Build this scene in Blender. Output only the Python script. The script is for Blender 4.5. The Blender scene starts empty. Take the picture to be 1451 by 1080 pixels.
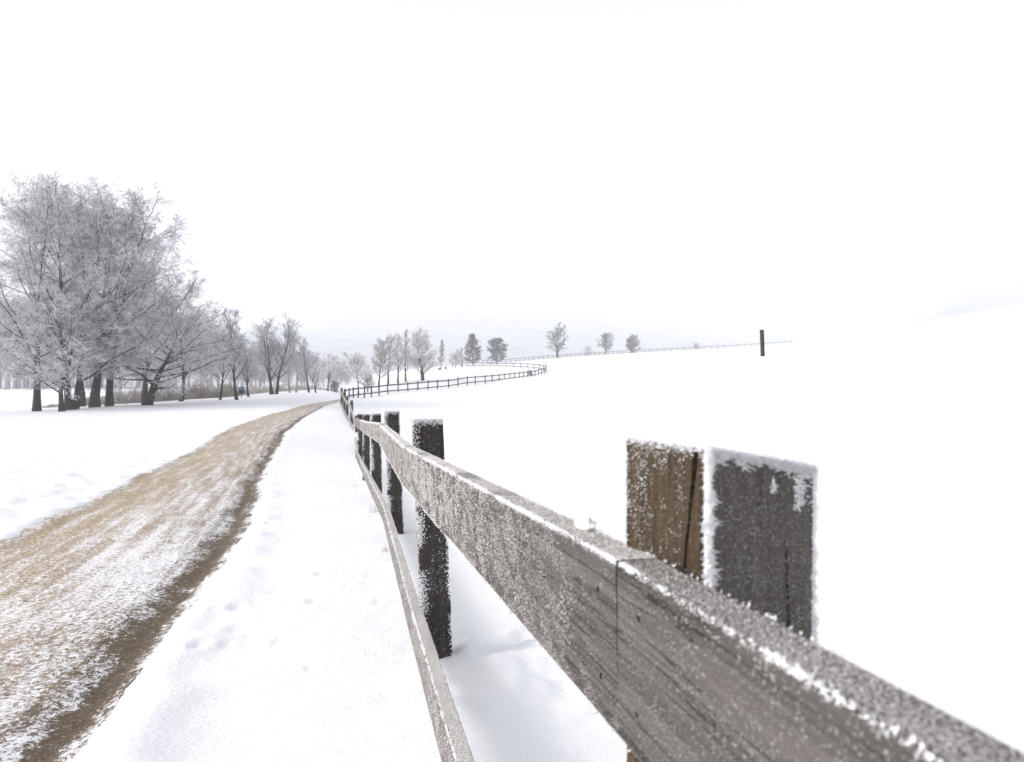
import bpy, bmesh, math, random
import numpy as np
from mathutils import Vector, Matrix

# ------------------------------------------------------------------ camera, sky, sun, exposure
S = bpy.context.scene
COL = S.collection
FPX, CU, CV = 970.0, 725.5, 540.0          # focal length and centre in photograph pixels; eye is the origin, looking along +Y
cam_data = bpy.data.cameras.new('camera')
cam_data.sensor_width = 36.0
cam_data.lens = 36.0 * FPX / 1451.0
cam_data.clip_start = 0.03
cam_data.clip_end = 3000.0
cam_data.dof.use_dof = True
cam_data.dof.focus_distance = 4.0
cam_data.dof.aperture_fstop = 7.0
cam = bpy.data.objects.new('camera', cam_data)
COL.objects.link(cam)
cam.location = (0, 0, 0)
cam.rotation_euler = (math.radians(90), 0, 0)
S.camera = cam

SUN_EL, SUN_AZ = 32.0, -100.0               # azimuth from +Y, clockwise positive: light comes from the left, a little behind
w = bpy.data.worlds.new('World')
S.world = w
w.use_nodes = True
nt = w.node_tree
nt.nodes.clear()
sky = nt.nodes.new('ShaderNodeTexSky')
sky.sky_type = 'NISHITA'
sky.sun_disc = False
sky.sun_elevation = math.radians(SUN_EL)
sky.sun_rotation = math.radians(SUN_AZ)
sky.air_density = 1.0
sky.dust_density = 2.2
sky.ozone_density = 1.0
hs = nt.nodes.new('ShaderNodeHueSaturation')
hs.inputs['Saturation'].default_value = 0.16
bg = nt.nodes.new('ShaderNodeBackground')
bg.inputs['Strength'].default_value = 0.15
ow = nt.nodes.new('ShaderNodeOutputWorld')
nt.links.new(sky.outputs[0], hs.inputs['Color'])
nt.links.new(hs.outputs[0], bg.inputs['Color'])
nt.links.new(bg.outputs[0], ow.inputs['Surface'])

sd = bpy.data.lights.new('sun', 'SUN')
sd.energy = 1.0
sd.angle = math.radians(14)
sd.color = (1.0, 0.96, 0.91)
sun = bpy.data.objects.new('sun', sd)
COL.objects.link(sun)
_e, _a = math.radians(SUN_EL), math.radians(SUN_AZ)
_d = Vector((math.sin(_a) * math.cos(_e), math.cos(_a) * math.cos(_e), math.sin(_e)))
sun.rotation_euler = _d.to_track_quat('Z', 'Y').to_euler()
sun.location = (-20, -5, 30)

S.view_settings.view_transform = 'Standard'
S.view_settings.look = 'None'
S.view_settings.exposure = 1.0
S.view_settings.gamma = 1.0
S.view_settings.use_curve_mapping = False
S.cycles.use_denoising = True
S.cycles.max_bounces = 6
S.cycles.diffuse_bounces = 3
S.cycles.glossy_bounces = 2
S.cycles.transmission_bounces = 2
S.cycles.volume_bounces = 3
S.cycles.caustics_reflective = False
S.cycles.caustics_refractive = False

RNG = np.random.default_rng(7)
random.seed(5)

# ------------------------------------------------------------------ helpers
def P(u, v, Y):
    """A pixel of the photograph at depth Y, as a point."""
    return Vector(((u - CU) / FPX * Y, Y, -(v - CV) / FPX * Y))

def tag(o, label=None, cat=None, group=None, kind=None):
    if label: o['label'] = label
    if cat: o['category'] = cat
    if group: o['group'] = group
    if kind: o['kind'] = kind
    return o

def mesh_np(name, verts, polys, mats, parent=None, smooth=False, midx=None):
    """polys: list of (n,k) index arrays."""
    verts = np.asarray(verts, dtype=np.float32)
    me = bpy.data.meshes.new(name)
    me.vertices.add(len(verts))
    me.vertices.foreach_set('co', verts.ravel())
    loops = np.concatenate([p.ravel() for p in polys]).astype(np.int32)
    tot = np.concatenate([np.full(len(p), p.shape[1]) for p in polys]).astype(np.int32)
    start = np.concatenate([[0], np.cumsum(tot)[:-1]]).astype(np.int32)
    me.loops.add(len(loops))
    me.loops.foreach_set('vertex_index', loops)
    me.polygons.add(len(tot))
    me.polygons.foreach_set('loop_start', start)
    me.polygons.foreach_set('loop_total', tot)
    if midx is not None:
        me.polygons.foreach_set('material_index', np.asarray(midx, dtype=np.int32))
    me.polygons.foreach_set('use_smooth', np.full(len(tot), smooth))
    me.update(calc_edges=True)
    me.validate()
    for m in (mats if isinstance(mats, (list, tuple)) else [mats]):
        me.materials.append(m)
    o = bpy.data.objects.new(name, me)
    COL.objects.link(o)
    if parent: o.parent = parent
    return o

def empty(name, loc, rotz=0.0):
    o = bpy.data.objects.new(name, None)
    o.empty_display_size = 0.2
    COL.objects.link(o)
    o.location = loc
    o.rotation_euler = (0, 0, rotz)
    return o

def _hash(ix, iy, seed):
    n = (ix.astype(np.int64) * 374761393 + iy.astype(np.int64) * 668265263 + seed * 1442695041) & 0x7fffffff
    n = ((n ^ (n >> 13)) * 1274126177) & 0x7fffffff
    return ((n ^ (n >> 16)) & 0xffff) / 65535.0

def vnoise(x, y, seed=0):
    ix, iy = np.floor(x), np.floor(y)
    fx, fy = x - ix, y - iy
    fx, fy = fx * fx * (3 - 2 * fx), fy * fy * (3 - 2 * fy)
    a, b = _hash(ix, iy, seed), _hash(ix + 1, iy, seed)
    c, d = _hash(ix, iy + 1, seed), _hash(ix + 1, iy + 1, seed)
    return (a + (b - a) * fx) * (1 - fy) + (c + (d - c) * fx) * fy - 0.5

def smooth01(t):
    t = np.clip(t, 0, 1)
    return t * t * (3 - 2 * t)

# ------------------------------------------------------------------ materials
def new_mat(name):
    m = bpy.data.materials.new(name)
    m.use_nodes = True
    t = m.node_tree
    b = t.nodes['Principled BSDF']
    return m, t, b

def nd(t, typ, **kw):
    n = t.nodes.new(typ)
    for k, v in kw.items(): setattr(n, k, v)
    return n

def noise(t, vec, scale, detail=3.0, rough=0.55, mapping=None):
    n = nd(t, 'ShaderNodeTexNoise')
    n.inputs['Scale'].default_value = scale
    n.inputs['Detail'].default_value = detail
    n.inputs['Roughness'].default_value = rough
    if mapping is not None:
        mp = nd(t, 'ShaderNodeMapping')
        mp.inputs['Scale'].default_value = mapping
        t.links.new(vec, mp.inputs['Vector'])
        vec = mp.outputs[0]
    t.links.new(vec, n.inputs['Vector'])
    return n.outputs['Fac']

def ramp(t, fac, stops, interp='LINEAR'):
    r = nd(t, 'ShaderNodeValToRGB')
    r.color_ramp.interpolation = interp
    el = r.color_ramp.elements
    while len(el) < len(stops): el.new(0.5)
    for e, (p, c) in zip(el, stops):
        e.position = p
        e.color = (c, c, c, 1) if isinstance(c, (int, float)) else (*c, 1)
    t.links.new(fac, r.inputs[0])
    return r.outputs[0]

def math_(t, op, a, b=None, clamp=False):
    n = nd(t, 'ShaderNodeMath', operation=op)
    n.use_clamp = clamp
    for i, x in enumerate((a, b)):
        if x is None: continue
        if isinstance(x, (int, float)): n.inputs[i].default_value = x
        else: t.links.new(x, n.inputs[i])
    return n.outputs[0]

def mix(t, fac, a, b, typ='MIX'):
    n = nd(t, 'ShaderNodeMix', data_type='RGBA', blend_type=typ)
    if isinstance(fac, (int, float)): n.inputs[0].default_value = fac
    else: t.links.new(fac, n.inputs[0])
    for i, x in ((6, a), (7, b)):
        if isinstance(x, tuple): n.inputs[i].default_value = (*x, 1)
        else: t.links.new(x, n.inputs[i])
    return n.outputs[2]

def bump(t, b, h, strength, dist):
    n = nd(t, 'ShaderNodeBump')
    n.inputs['Strength'].default_value = strength
    n.inputs['Distance'].default_value = dist
    t.links.new(h, n.inputs['Height'])
    t.links.new(n.outputs[0], b.inputs['Normal'])

SNOW_C = (0.80, 0.80, 0.825)
def make_snow():
    m, t, b = new_mat('snow')
    tc = nd(t, 'ShaderNodeTexCoord').outputs['Object']
    n1 = noise(t, tc, 3.0, 5)
    n2 = noise(t, tc, 45.0, 4)
    h = math_(t, 'ADD', n1, math_(t, 'MULTIPLY', n2, 0.25))
    c = mix(t, n1, (0.77, 0.775, 0.81), (0.83, 0.83, 0.85))
    t.links.new(c, b.inputs['Base Color'])
    b.inputs['Roughness'].default_value = 0.7
    b.inputs['Specular IOR Level'].default_value = 0.2
    bump(t, b, h, 0.35, 0.06)
    return m

def make_path():
    """UV: x = 0..1 across the worn gravel (beyond it: snow), y = metres along."""
    m, t, b = new_mat('gravel_path')
    uv = nd(t, 'ShaderNodeUVMap').outputs[0]
    tc = nd(t, 'ShaderNodeTexCoord').outputs['Object']
    sx = nd(t, 'ShaderNodeSeparateXYZ')
    t.links.new(uv, sx.inputs[0])
    wob = noise(t, tc, 0.9, 4)
    wob2 = noise(t, tc, 5.0, 4)
    u = math_(t, 'ADD', sx.outputs[0], math_(t, 'MULTIPLY', math_(t, 'SUBTRACT', wob, 0.5), 0.20))
    u = math_(t, 'ADD', u, math_(t, 'MULTIPLY', math_(t, 'SUBTRACT', wob2, 0.5), 0.16))
    us = math_(t, 'MULTIPLY', math_(t, 'ADD', u, 0.5), 0.5)       # -0.5..1.5 -> 0..1
    def q(x): return (x + 0.5) * 0.5
    cover = ramp(t, us, [(q(-0.12), 0.0), (q(0.06), 0.62), (q(0.22), 0.63), (q(0.40), 0.51), (q(0.62), 0.455),
                         (q(0.84), 0.48), (q(0.895), 0.76), (q(0.94), 0.70), (q(0.98), 0.42), (q(1.06), 0.0)])
    tint = ramp(t, us, [(q(0.0), (0.35, 0.258, 0.168)), (q(0.25), (0.375, 0.285, 0.190)), (q(0.5), (0.34, 0.255, 0.18)),
                        (q(0.74), (0.24, 0.18, 0.125)), (q(0.84), (0.088, 0.057, 0.029)), (q(0.97), (0.095, 0.063, 0.034))])
    streak = noise(t, uv, 1.0, 4, 0.6, (16.0, 0.45, 1.0))
    cover = math_(t, 'ADD', cover, math_(t, 'MULTIPLY', math_(t, 'MULTIPLY', math_(t, 'SUBTRACT', streak, 0.5), 0.85), ramp(t, cover, [(0.1, 0.0), (0.4, 1.0)])))
    mid = ramp(t, us, [(q(0.20), 0.15), (q(0.42), 1.0), (q(0.80), 1.0), (q(0.90), 0.0)])
    farther = math_(t, 'MULTIPLY', math_(t, 'SUBTRACT', sx.outputs[1], 5.5), 0.10, clamp=True)
    cover = math_(t, 'ADD', cover, math_(t, 'MULTIPLY', math_(t, 'MULTIPLY', mid, farther), 0.11))
    tint = mix(t, math_(t, 'MULTIPLY', math_(t, 'MULTIPLY', mid, farther), 0.6), tint, (0.37, 0.285, 0.205))
    f1 = noise(t, tc, 38.0, 5, 0.65)
    f2 = noise(t, tc, 130.0, 3, 0.6)
    f3 = noise(t, tc, 4.0, 3, 0.5)
    g = math_(t, 'ADD', math_(t, 'MULTIPLY', f1, 0.55), math_(t, 'ADD', math_(t, 'MULTIPLY', f2, 0.35), math_(t, 'MULTIPLY', f3, 0.10)))
    g = math_(t, 'ADD', math_(t, 'MULTIPLY', math_(t, 'SUBTRACT', g, 0.5), 2.5), 0.5)
    d = math_(t, 'SUBTRACT', cover, g)
    mask = math_(t, 'ADD', math_(t, 'MULTIPLY', d, 4.5), 0.5, clamp=True)
    has = ramp(t, cover, [(0.0, 0.0), (0.12, 1.0)])
    mask = math_(t, 'MULTIPLY', mask, has)
    vor = nd(t, 'ShaderNodeTexVoronoi')
    vor.inputs['Scale'].default_value = 70.0
    t.links.new(tc, vor.inputs['Vector'])
    stone = ramp(t, vor.outputs['Color'], [(0.1, 0.55), (0.9, 1.45)])
    gravel = mix(t, 1.0, tint, stone, 'MULTIPLY')
    frost = mix(t, math_(t, 'MULTIPLY', f2, 0.55), gravel, (0.80, 0.77, 0.75))
    c = mix(t, mask, SNOW_C, mix(t, 0.16, gravel, frost))
    t.links.new(c, b.inputs['Base Color'])
    b.inputs['Roughness'].default_value = 0.85
    b.inputs['Specular IOR Level'].default_value = 0.2
    h = math_(t, 'ADD', math_(t, 'MULTIPLY', f1, 1.0), math_(t, 'MULTIPLY', f2, 0.5))
    bump(t, b, h, 0.6, 0.02)
    return m

def make_wood(name, dark, light, frost, side_frost, top_frost, scale=230.0, streak=(1.2, 26.0, 26.0), crack=0.5):
    """Weathered timber with grain along local X (or Z through streak) and hoar frost speckle."""
    m, t, b = new_mat(name)
    tc = nd(t, 'ShaderNodeTexCoord').outputs['Object']
    grain = noise(t, tc, 3.0, 6, 0.65, streak)
    big = noise(t, tc, 2.2, 3)
    c = mix(t, ramp(t, grain, [(0.30, 0.0), (0.70, 1.0)]), dark, light)
    lines = noise(t, tc, 1.3, 3, 0.5, streak)
    ln = ramp(t, lines, [(0.485, 0.0), (0.5, crack), (0.515, 0.0)])
    c = mix(t, ln, c, tuple(x * 0.18 for x in dark))
    s1 = noise(t, tc, scale, 2, 0.5)
    s2 = noise(t, tc, 17.0, 4)
    thr = math_(t, 'ADD', s1, math_(t, 'MULTIPLY', math_(t, 'SUBTRACT', s2, 0.5), 0.14))
    geo = nd(t, 'ShaderNodeNewGeometry')
    sx = nd(t, 'ShaderNodeSeparateXYZ')
    t.links.new(geo.outputs['Normal'], sx.inputs[0])
    up = math_(t, 'MAXIMUM', sx.outputs[2], 0.0)
    amt = math_(t, 'ADD', math_(t, 'MULTIPLY', up, top_frost - side_frost), side_frost)
    k = math_(t, 'MULTIPLY', math_(t, 'ADD', math_(t, 'SUBTRACT', thr, 1.0), amt), 9.0, clamp=True)
    c = mix(t, k, c, frost)
    t.links.new(c, b.inputs['Base Color'])
    b.inputs['Roughness'].default_value = 0.8
    b.inputs['Specular IOR Level'].default_value = 0.25
    h = math_(t, 'ADD', math_(t, 'MULTIPLY', grain, 0.6), math_(t, 'ADD', math_(t, 'MULTIPLY', k, 0.5), math_(t, 'MULTIPLY', ln, -0.8)))
    bump(t, b, h, 0.7, 0.004)
    return m

def make_twig(name, dark, frost, lo, hi, scale=1.6):
    m, t, b = new_mat(name)
    tc = nd(t, 'ShaderNodeTexCoord').outputs['Object']
    n = noise(t, tc, scale, 5, 0.7)
    geo = nd(t, 'ShaderNodeNewGeometry')
    sx = nd(t, 'ShaderNodeSeparateXYZ')
    t.links.new(geo.outputs['Normal'], sx.inputs[0])
    f = math_(t, 'ADD', n, math_(t, 'MULTIPLY', sx.outputs[2], 0.12))
    k = ramp(t, f, [(lo, 0.0), (hi, 1.0)])
    t.links.new(mix(t, k, dark, frost), b.inputs['Base Color'])
    b.inputs['Roughness'].default_value = 0.85
    b.inputs['Specular IOR Level'].default_value = 0.1
    return m

def make_plain(name, c, var=0.25, scale=6.0, rough=0.7):
    m, t, b = new_mat(name)
    tc = nd(t, 'ShaderNodeTexCoord').outputs['Object']
    n = noise(t, tc, scale, 4)
    lo = tuple(x * (1 - var) for x in c); hi = tuple(min(1, x * (1 + var)) for x in c)
    t.links.new(mix(t, n, lo, hi), b.inputs['Base Color'])
    b.inputs['Roughness'].default_value = rough
    b.inputs['Specular IOR Level'].default_value = 0.25
    return m

M_SNOW = make_snow()
M_PATH = make_path()
FROST = (0.80, 0.79, 0.79)
M_RAIL = make_wood('frosted_rail_timber', (0.085, 0.075, 0.071), (0.19, 0.172, 0.162), (0.62, 0.59, 0.57), 0.455, 0.60)
M_RAILNEAR = make_wood('near_rail_timber', (0.050, 0.044, 0.041), (0.142, 0.128, 0.122), (0.46, 0.435, 0.42), 0.405, 0.55, scale=380, streak=(1.0, 30.0, 30.0), crack=0.9)
M_FARRAIL = make_wood('far_rail_timber', (0.05, 0.045, 0.045), (0.09, 0.08, 0.08), (0.5, 0.48, 0.48), 0.28, 0.60, scale=60)
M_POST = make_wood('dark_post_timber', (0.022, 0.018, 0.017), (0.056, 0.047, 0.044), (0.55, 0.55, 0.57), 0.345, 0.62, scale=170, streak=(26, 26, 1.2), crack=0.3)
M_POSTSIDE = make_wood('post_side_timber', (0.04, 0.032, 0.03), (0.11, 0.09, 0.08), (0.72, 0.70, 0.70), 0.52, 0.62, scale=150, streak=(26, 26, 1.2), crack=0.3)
M_NEARFRONT = make_wood('grey_post_timber', (0.048, 0.041, 0.039), (0.150, 0.131, 0.122), (0.36, 0.35, 0.35), 0.435, 0.60, scale=430, streak=(40, 40, 2.2), crack=0.25)
M_NEARSIDE = make_wood('brown_post_timber', (0.020, 0.012, 0.006), (0.092, 0.062, 0.036), (0.40, 0.35, 0.29), 0.395, 0.60, scale=420, streak=(30, 30, 0.7), crack=0.7)
M_FROST = make_plain('hoar_frost', (0.91, 0.91, 0.93), 0.05, 80, 0.6)
M_GLINT = make_plain('frost_grains', (0.74, 0.71, 0.69), 0.2, 60, 0.6)
M_BARK = make_twig('dark_bark', (0.020, 0.017, 0.017), (0.30, 0.29, 0.30), 0.60, 0.80, 4.0)
M_BARKPALE = make_twig('pale_frosted_bark', (0.10, 0.095, 0.10), (0.50, 0.49, 0.50), 0.35, 0.70, 3.0)
M_TWIG = make_twig('rimed_twigs', (0.08, 0.073, 0.08), (0.82, 0.81, 0.85), 0.33, 0.58, 2.2)
M_TWIGDARK = make_twig('bare_twigs', (0.08, 0.074, 0.080), (0.66, 0.65, 0.69), 0.34, 0.62, 5.0)
M_TWIGPALE = make_twig('heavily_rimed_twigs', (0.26, 0.24, 0.24), (0.84, 0.83, 0.84), 0.26, 0.55, 0.9)
M_TWIGBROWN = make_twig('brown_rimed_twigs', (0.20, 0.165, 0.145), (0.68, 0.65, 0.63), 0.34, 0.66, 0.9)
M_NEEDLE = make_twig('pine_needles', (0.010, 0.015, 0.020), (0.18, 0.21, 0.25), 0.52, 0.9, 0.9)
M_TWIGHILL = make_twig('dark_hill_twigs', (0.03, 0.028, 0.03), (0.22, 0.22, 0.24), 0.45, 0.8, 0.6)
M_FIELD = make_wood('dark_fence_timber', (0.018, 0.015, 0.015), (0.045, 0.038, 0.036), (0.5, 0.5, 0.52), 0.24, 0.62, scale=120, streak=(26, 26, 1.2), crack=0.3)
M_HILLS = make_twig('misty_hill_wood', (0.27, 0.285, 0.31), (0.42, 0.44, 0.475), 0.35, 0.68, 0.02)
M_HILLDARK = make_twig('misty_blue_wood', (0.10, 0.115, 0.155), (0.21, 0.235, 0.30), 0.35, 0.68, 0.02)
M_REED = make_twig('dry_reeds', (0.19, 0.155, 0.13), (0.55, 0.51, 0.49), 0.35, 0.7, 0.7)
M_WOODS = make_twig('distant_rimed_wood', (0.20, 0.20, 0.22), (0.58, 0.58, 0.62), 0.32, 0.66, 0.15)

# ------------------------------------------------------------------ terrain
CTRL = [  # u, v, depth: where the snow surface is seen
    (-1500, 2600, 0.6), (3000, 2600, 0.6),
    (500, 965, 3.2), (140, 965, 3.2), (-700, 968, 3.2), (660, 932, 3.45), (1300, 990, 2.9), (2200, 990, 2.9),
    (563, 755, 6.9), (250, 748, 7.1), (-450, 748, 7.0), (800, 752, 6.6), (1200, 770, 5.8), (1700, 770, 5.6),
    (534, 706, 10.2), (330, 703, 10.3), (-300, 703, 10.5), (800, 690, 10.0), (1200, 680, 10.0), (1600, 675, 10.0),
    (515, 675, 14.5), (508, 655, 17.6), (340, 648, 18.0), (0, 648, 18.5), (-300, 648, 19.0), (700, 640, 17.0),
    (509, 637, 25.0), (400, 620, 25.0), (100, 618, 26.0), (-300, 618, 27.0), (720, 607, 27.0), (1000, 600, 20.0), (1200, 590, 18.0), (1500, 580, 17.0),
    (506, 612, 30.5), (420, 606, 30.0), (499, 600, 35.0), (430, 592, 36.0), (491, 590, 40.0), (486, 576, 48.0), (455, 576, 48.0),
    (478, 567.5, 60.0), (494, 567, 62.0), (400, 575, 48.0),
    (90, 583, 45.0), (155, 576, 49.0), (-200, 590, 44.0), (-600, 600, 44.0), (207, 574.5, 50.0), (250, 571, 53.0), (312, 567, 58.0), (337, 567.5, 60.0), (385, 559, 66.0), (440, 556, 76.0), (466, 553.5, 85.0),
    (90, 572, 75.0), (-300, 578, 75.0), (-900, 585, 75.0), (300, 562, 75.0), (400, 556, 90.0),
    (480, 551, 110.0), (300, 552, 120.0), (0, 556, 120.0), (-800, 560, 120.0), (480, 548, 170.0), (200, 549, 200.0), (-500, 552, 200.0), (-900, 552, 200.0),
    (725, 583, 40.0), (725, 562, 62.0), (900, 560, 40.0), (900, 535, 75.0), (850, 522, 110.0),
    (500, 564, 84.0), (560, 557, 89.0), (618, 552, 94.0), (687, 544, 105.0), (743, 535, 130.0), (774, 530, 150.0),
    (508, 556, 96.0), (550, 546, 106.0), (600, 539, 110.0), (625, 525, 160.0), (740, 521.5, 185.0), (660, 519, 220.0),
    (1080, 506, 36.0), (1360, 520, 30.0), (1600, 510, 30.0), (1250, 545, 30.0), (1080, 498, 110.0), (1000, 512, 90.0), (1360, 474, 110.0), (1600, 445, 110.0), (1220, 488, 110.0),
    (720, 513.5, 235.0), (690, 516, 228.0), (790, 507.3, 245.0), (860, 502.5, 255.0), (950, 497.0, 275.0), (1075, 490, 310.0),
    (1150, 485, 325.0), (1200, 478, 330.0), (1300, 462, 330.0), (1361, 449, 330.0), (1460, 430, 330.0), (1800, 380, 330.0),
    (950, 500.5, 210.0), (1000, 497, 210.0), (1075, 491.8, 200.0), (1075, 490.8, 250.0), (1200, 481, 200.0), (1200, 479, 250.0), (1361, 456, 200.0), (1361, 451.5, 250.0), (1600, 415, 250.0), (1080, 503.5, 60.0), (1250, 512, 60.0), (1361, 498, 60.0), (1600, 480, 60.0), (900, 525, 85.0),
    (600, 521, 240.0), (500, 534, 240.0), (560, 530, 180.0),
    (400, 546, 420.0), (-900, 546, 420.0), (500, 541, 420.0), (650, 529, 420.0), (800, 518, 420.0), (1000, 511, 430.0), (1360, 472, 430.0), (1800, 430, 430.0),
    (-900, 545, 800.0), (400, 545, 800.0), (725, 536, 800.0), (1300, 520, 800.0), (1800, 515, 800.0),
    (-2500, 590, 60.0), (4000, 480, 60.0), (-3000, 1500, 1.5), (4500, 1500, 1.5),
]
_c = np.array(CTRL, dtype=float)
_cx, _cy, _cz = (_c[:, 0] - CU) / FPX * _c[:, 2], _c[:, 2], -(_c[:, 1] - CV) / FPX * _c[:, 2]
# plus the ground behind the camera
_cx = np.concatenate([_cx, [0, -6, 6, 0, -8, 8]]); _cy = np.concatenate([_cy, [-1, -1, -1, -5, -5, -5]]); _cz = np.concatenate([_cz, [-1.28, -1.3, -1.25, -1.22, -1.25, -1.2]])
def _warp(x, y): return 2.2 * x / (np.maximum(y, -6) + 9.0), 1.25 * np.log(np.maximum(y, -6) + 9.0)
_A, _B = _warp(_cx, _cy)
def _phi(r2): return np.where(r2 > 1e-12, 0.5 * r2 * np.log(r2 + 1e-12), 0.0)
_n = len(_A)
_K = np.zeros((_n + 3, _n + 3))
_K[:_n, :_n] = _phi((_A[:, None] - _A) ** 2 + (_B[:, None] - _B) ** 2) + np.eye(_n) * 2e-4
_K[:_n, _n:] = np.stack([np.ones(_n), _A, _B], 1)
_K[_n:, :_n] = _K[:_n, _n:].T
_wts = np.linalg.solve(_K, np.concatenate([_cz, np.zeros(3)]))
def g0(x, y):
    x = np.atleast_1d(np.asarray(x, float)); y = np.atleast_1d(np.asarray(y, float))
    a, b = _warp(x, y)
    out = np.empty(len(a))
    for i in range(0, len(a), 60000):
        s = slice(i, i + 60000)
        r2 = (a[s, None] - _A) ** 2 + (b[s, None] - _B) ** 2
        out[s] = _phi(r2) @ _wts[:_n] + _wts[_n] + _wts[_n + 1] * a[s] + _wts[_n + 2] * b[s]
    return out
def G(x, y): return float(g0(x, y)[0])

# path edges: photograph pixels (v, u)
L_PX = [(560, 505), (564, 492), (567, 478), (575, 430), (588, 380), (610, 320), (650, 250), (692, 170), (728, 90), (770, -5), (818, -110), (920, -330), (1080, -660), (1600, -1700)]
R_PX = [(560, 512), (564, 503), (568, 488), (571, 478), (577, 458), (593, 430), (620, 402), (650, 387), (700, 371), (740, 360), (800, 326), (860, 280), (900, 249), (963, 210), (1080, 125), (1600, -260)]
_lv, _lu = np.array(L_PX, float).T
_rv, _ru = np.array(R_PX, float).T
def edge_x(Y, vs, us):
    X = -0.25 * Y - 1.5
    for _ in range(25):
        v = CV - G(X, Y) / Y * FPX
        u = np.interp(v, vs, us)
        X = 0.5 * X + 0.5 * (u - CU) / FPX * Y
    return X
_py = np.concatenate([np.linspace(1.6, 12, 40), np.linspace(12.5, 70, 60)])
_pl = np.array([edge_x(y, _lv, _lu) for y in _py])
_pr = np.array([edge_x(y, _rv, _ru) for y in _py])
def _smooth(a):
    k = np.array([1, 2, 3, 2, 1.0]); k /= k.sum()
    return np.convolve(np.pad(a, 2, mode='edge'), k, 'valid')
_pl, _pr = _smooth(_pl), _smooth(_pr)
# behind the camera the path runs on
_py = np.concatenate([[-6.0, -2.0], _py]); _pl = np.concatenate([[_pl[0] + 0.5, _pl[0] + 0.2], _pl]); _pr = np.concatenate([[_pr[0] + 0.9, _pr[0] + 0.5], _pr])
def path_u(x, y):
    l, r = np.interp(y, _py, _pl), np.interp(y, _py, _pr)
    return (x - l) / np.maximum(r - l, 0.3), r - l

_pr2 = np.random.default_rng(12)
PITS = [(x_, y_, 0.035 + 0.02 * _pr2.random(), 0.022) for (x_, y_) in ((-1.66, 3.62), (-1.60, 3.98), (-1.75, 4.35), (-1.32, 4.55), (-1.48, 5.3), (-1.1, 6.1))]
PITS += [(-1.5 + _pr2.normal() * 0.5, 3.4 + 3.4 * _pr2.random() ** 1.5, 0.018 + 0.015 * _pr2.random(), 0.012) for i in range(18)]
PITS += [(0.25 + _pr2.normal() * 0.2, 3.0 + 1.2 * _pr2.random(), 0.05 + 0.03 * _pr2.random(), 0.025) for i in range(4)]
def snow_z(x, y):
    z = g0(x, y)
    near = 1.0 / (1.0 + (np.maximum(y, 0) / 25.0) ** 2)
    z = z + near * (0.04 * vnoise(x / 1.3, y / 1.3, 1) + 0.012 * vnoise(x / 0.33, y / 0.33, 2) + 0.005 * vnoise(x / 0.09, y / 0.09, 3))
    z = z + 0.12 * vnoise(x / 7, y / 7, 4)
    # drift heaped round the second post
    z = z + 0.09 * np.exp(-((x - 0.05) ** 2 + (y - 3.35) ** 2) / 0.20) * (0.7 + 1.0 * vnoise(x / 0.22, y / 0.22, 8) + 0.5 * vnoise(x / 0.08, y / 0.08, 9))
    # crusty, trodden bank on the far side of the path
    bank = smooth01((-x - 0.30 * y - 2.2) / 1.5) * smooth01((26 - y) / 14)
    z = z + bank * (0.11 * vnoise(x / 0.38, y / 0.38, 15) + 0.06 * vnoise(x / 0.15, y / 0.15, 16))
    for (px_, py_, r_, d_) in PITS:
        m_ = (np.abs(x - px_) < 4 * r_) & (np.abs(y - py_) < 4 * r_)
        if m_.any():
            q2 = ((x[m_] - px_) ** 2 + ((y[m_] - py_) / 1.5) ** 2) / r_ ** 2
            z[m_] += d_ * (-np.exp(-q2) + 0.35 * np.exp(-(np.sqrt(q2) - 1.7) ** 2 / 0.3))
    return z
def ground_z(x, y):
    z = snow_z(x, y)
    u, wd = path_u(x, y)
    m = np.minimum(u, 1 - u) * wd                       # metres inside the worn strip
    inside = (y < 69.5)
    edge = np.exp(-((m + 0.12) / 0.16) ** 2) * 0.05 * (0.6 + 1.2 * vnoise(x / 0.25, y / 0.25, 5))
    near = 1.0 / (1.0 + (np.maximum(y, 0) / 14.0) ** 2)
    z = z + inside * edge * near
    return z - inside * (smooth01((m + 0.02) / 0.25) * 0.09), m

def build_ground():
    Ys = np.concatenate([np.linspace(-8, 1.1, 36), np.exp(np.linspace(math.log(1.13), math.log(1500), 640))])
    s = np.linspace(-1, 1, 620)
    s = np.sign(s) * (0.8 * np.abs(s) + 0.2 * np.abs(s) ** 3)
    wdt = 4.0 + 1.25 * np.maximum(Ys, 0)
    X = wdt[:, None] * s[None, :]
    Yg = np.repeat(Ys[:, None], len(s), 1)
    x, y = X.ravel(), Yg.ravel()
    z, _ = ground_z(x, np.minimum(y, 820))
    nr, nc = len(Ys), len(s)
    i = np.arange(nr - 1)[:, None] * nc + np.arange(nc - 1)[None, :]
    q = np.stack([i, i + 1, i + nc + 1, i + nc], -1).reshape(-1, 4)
    o = mesh_np('snow_ground', np.stack([x, y, z], 1), [q], M_SNOW, smooth=True)
    tag(o, 'snow covered ground and sloping field', None, None, 'structure')

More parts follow.
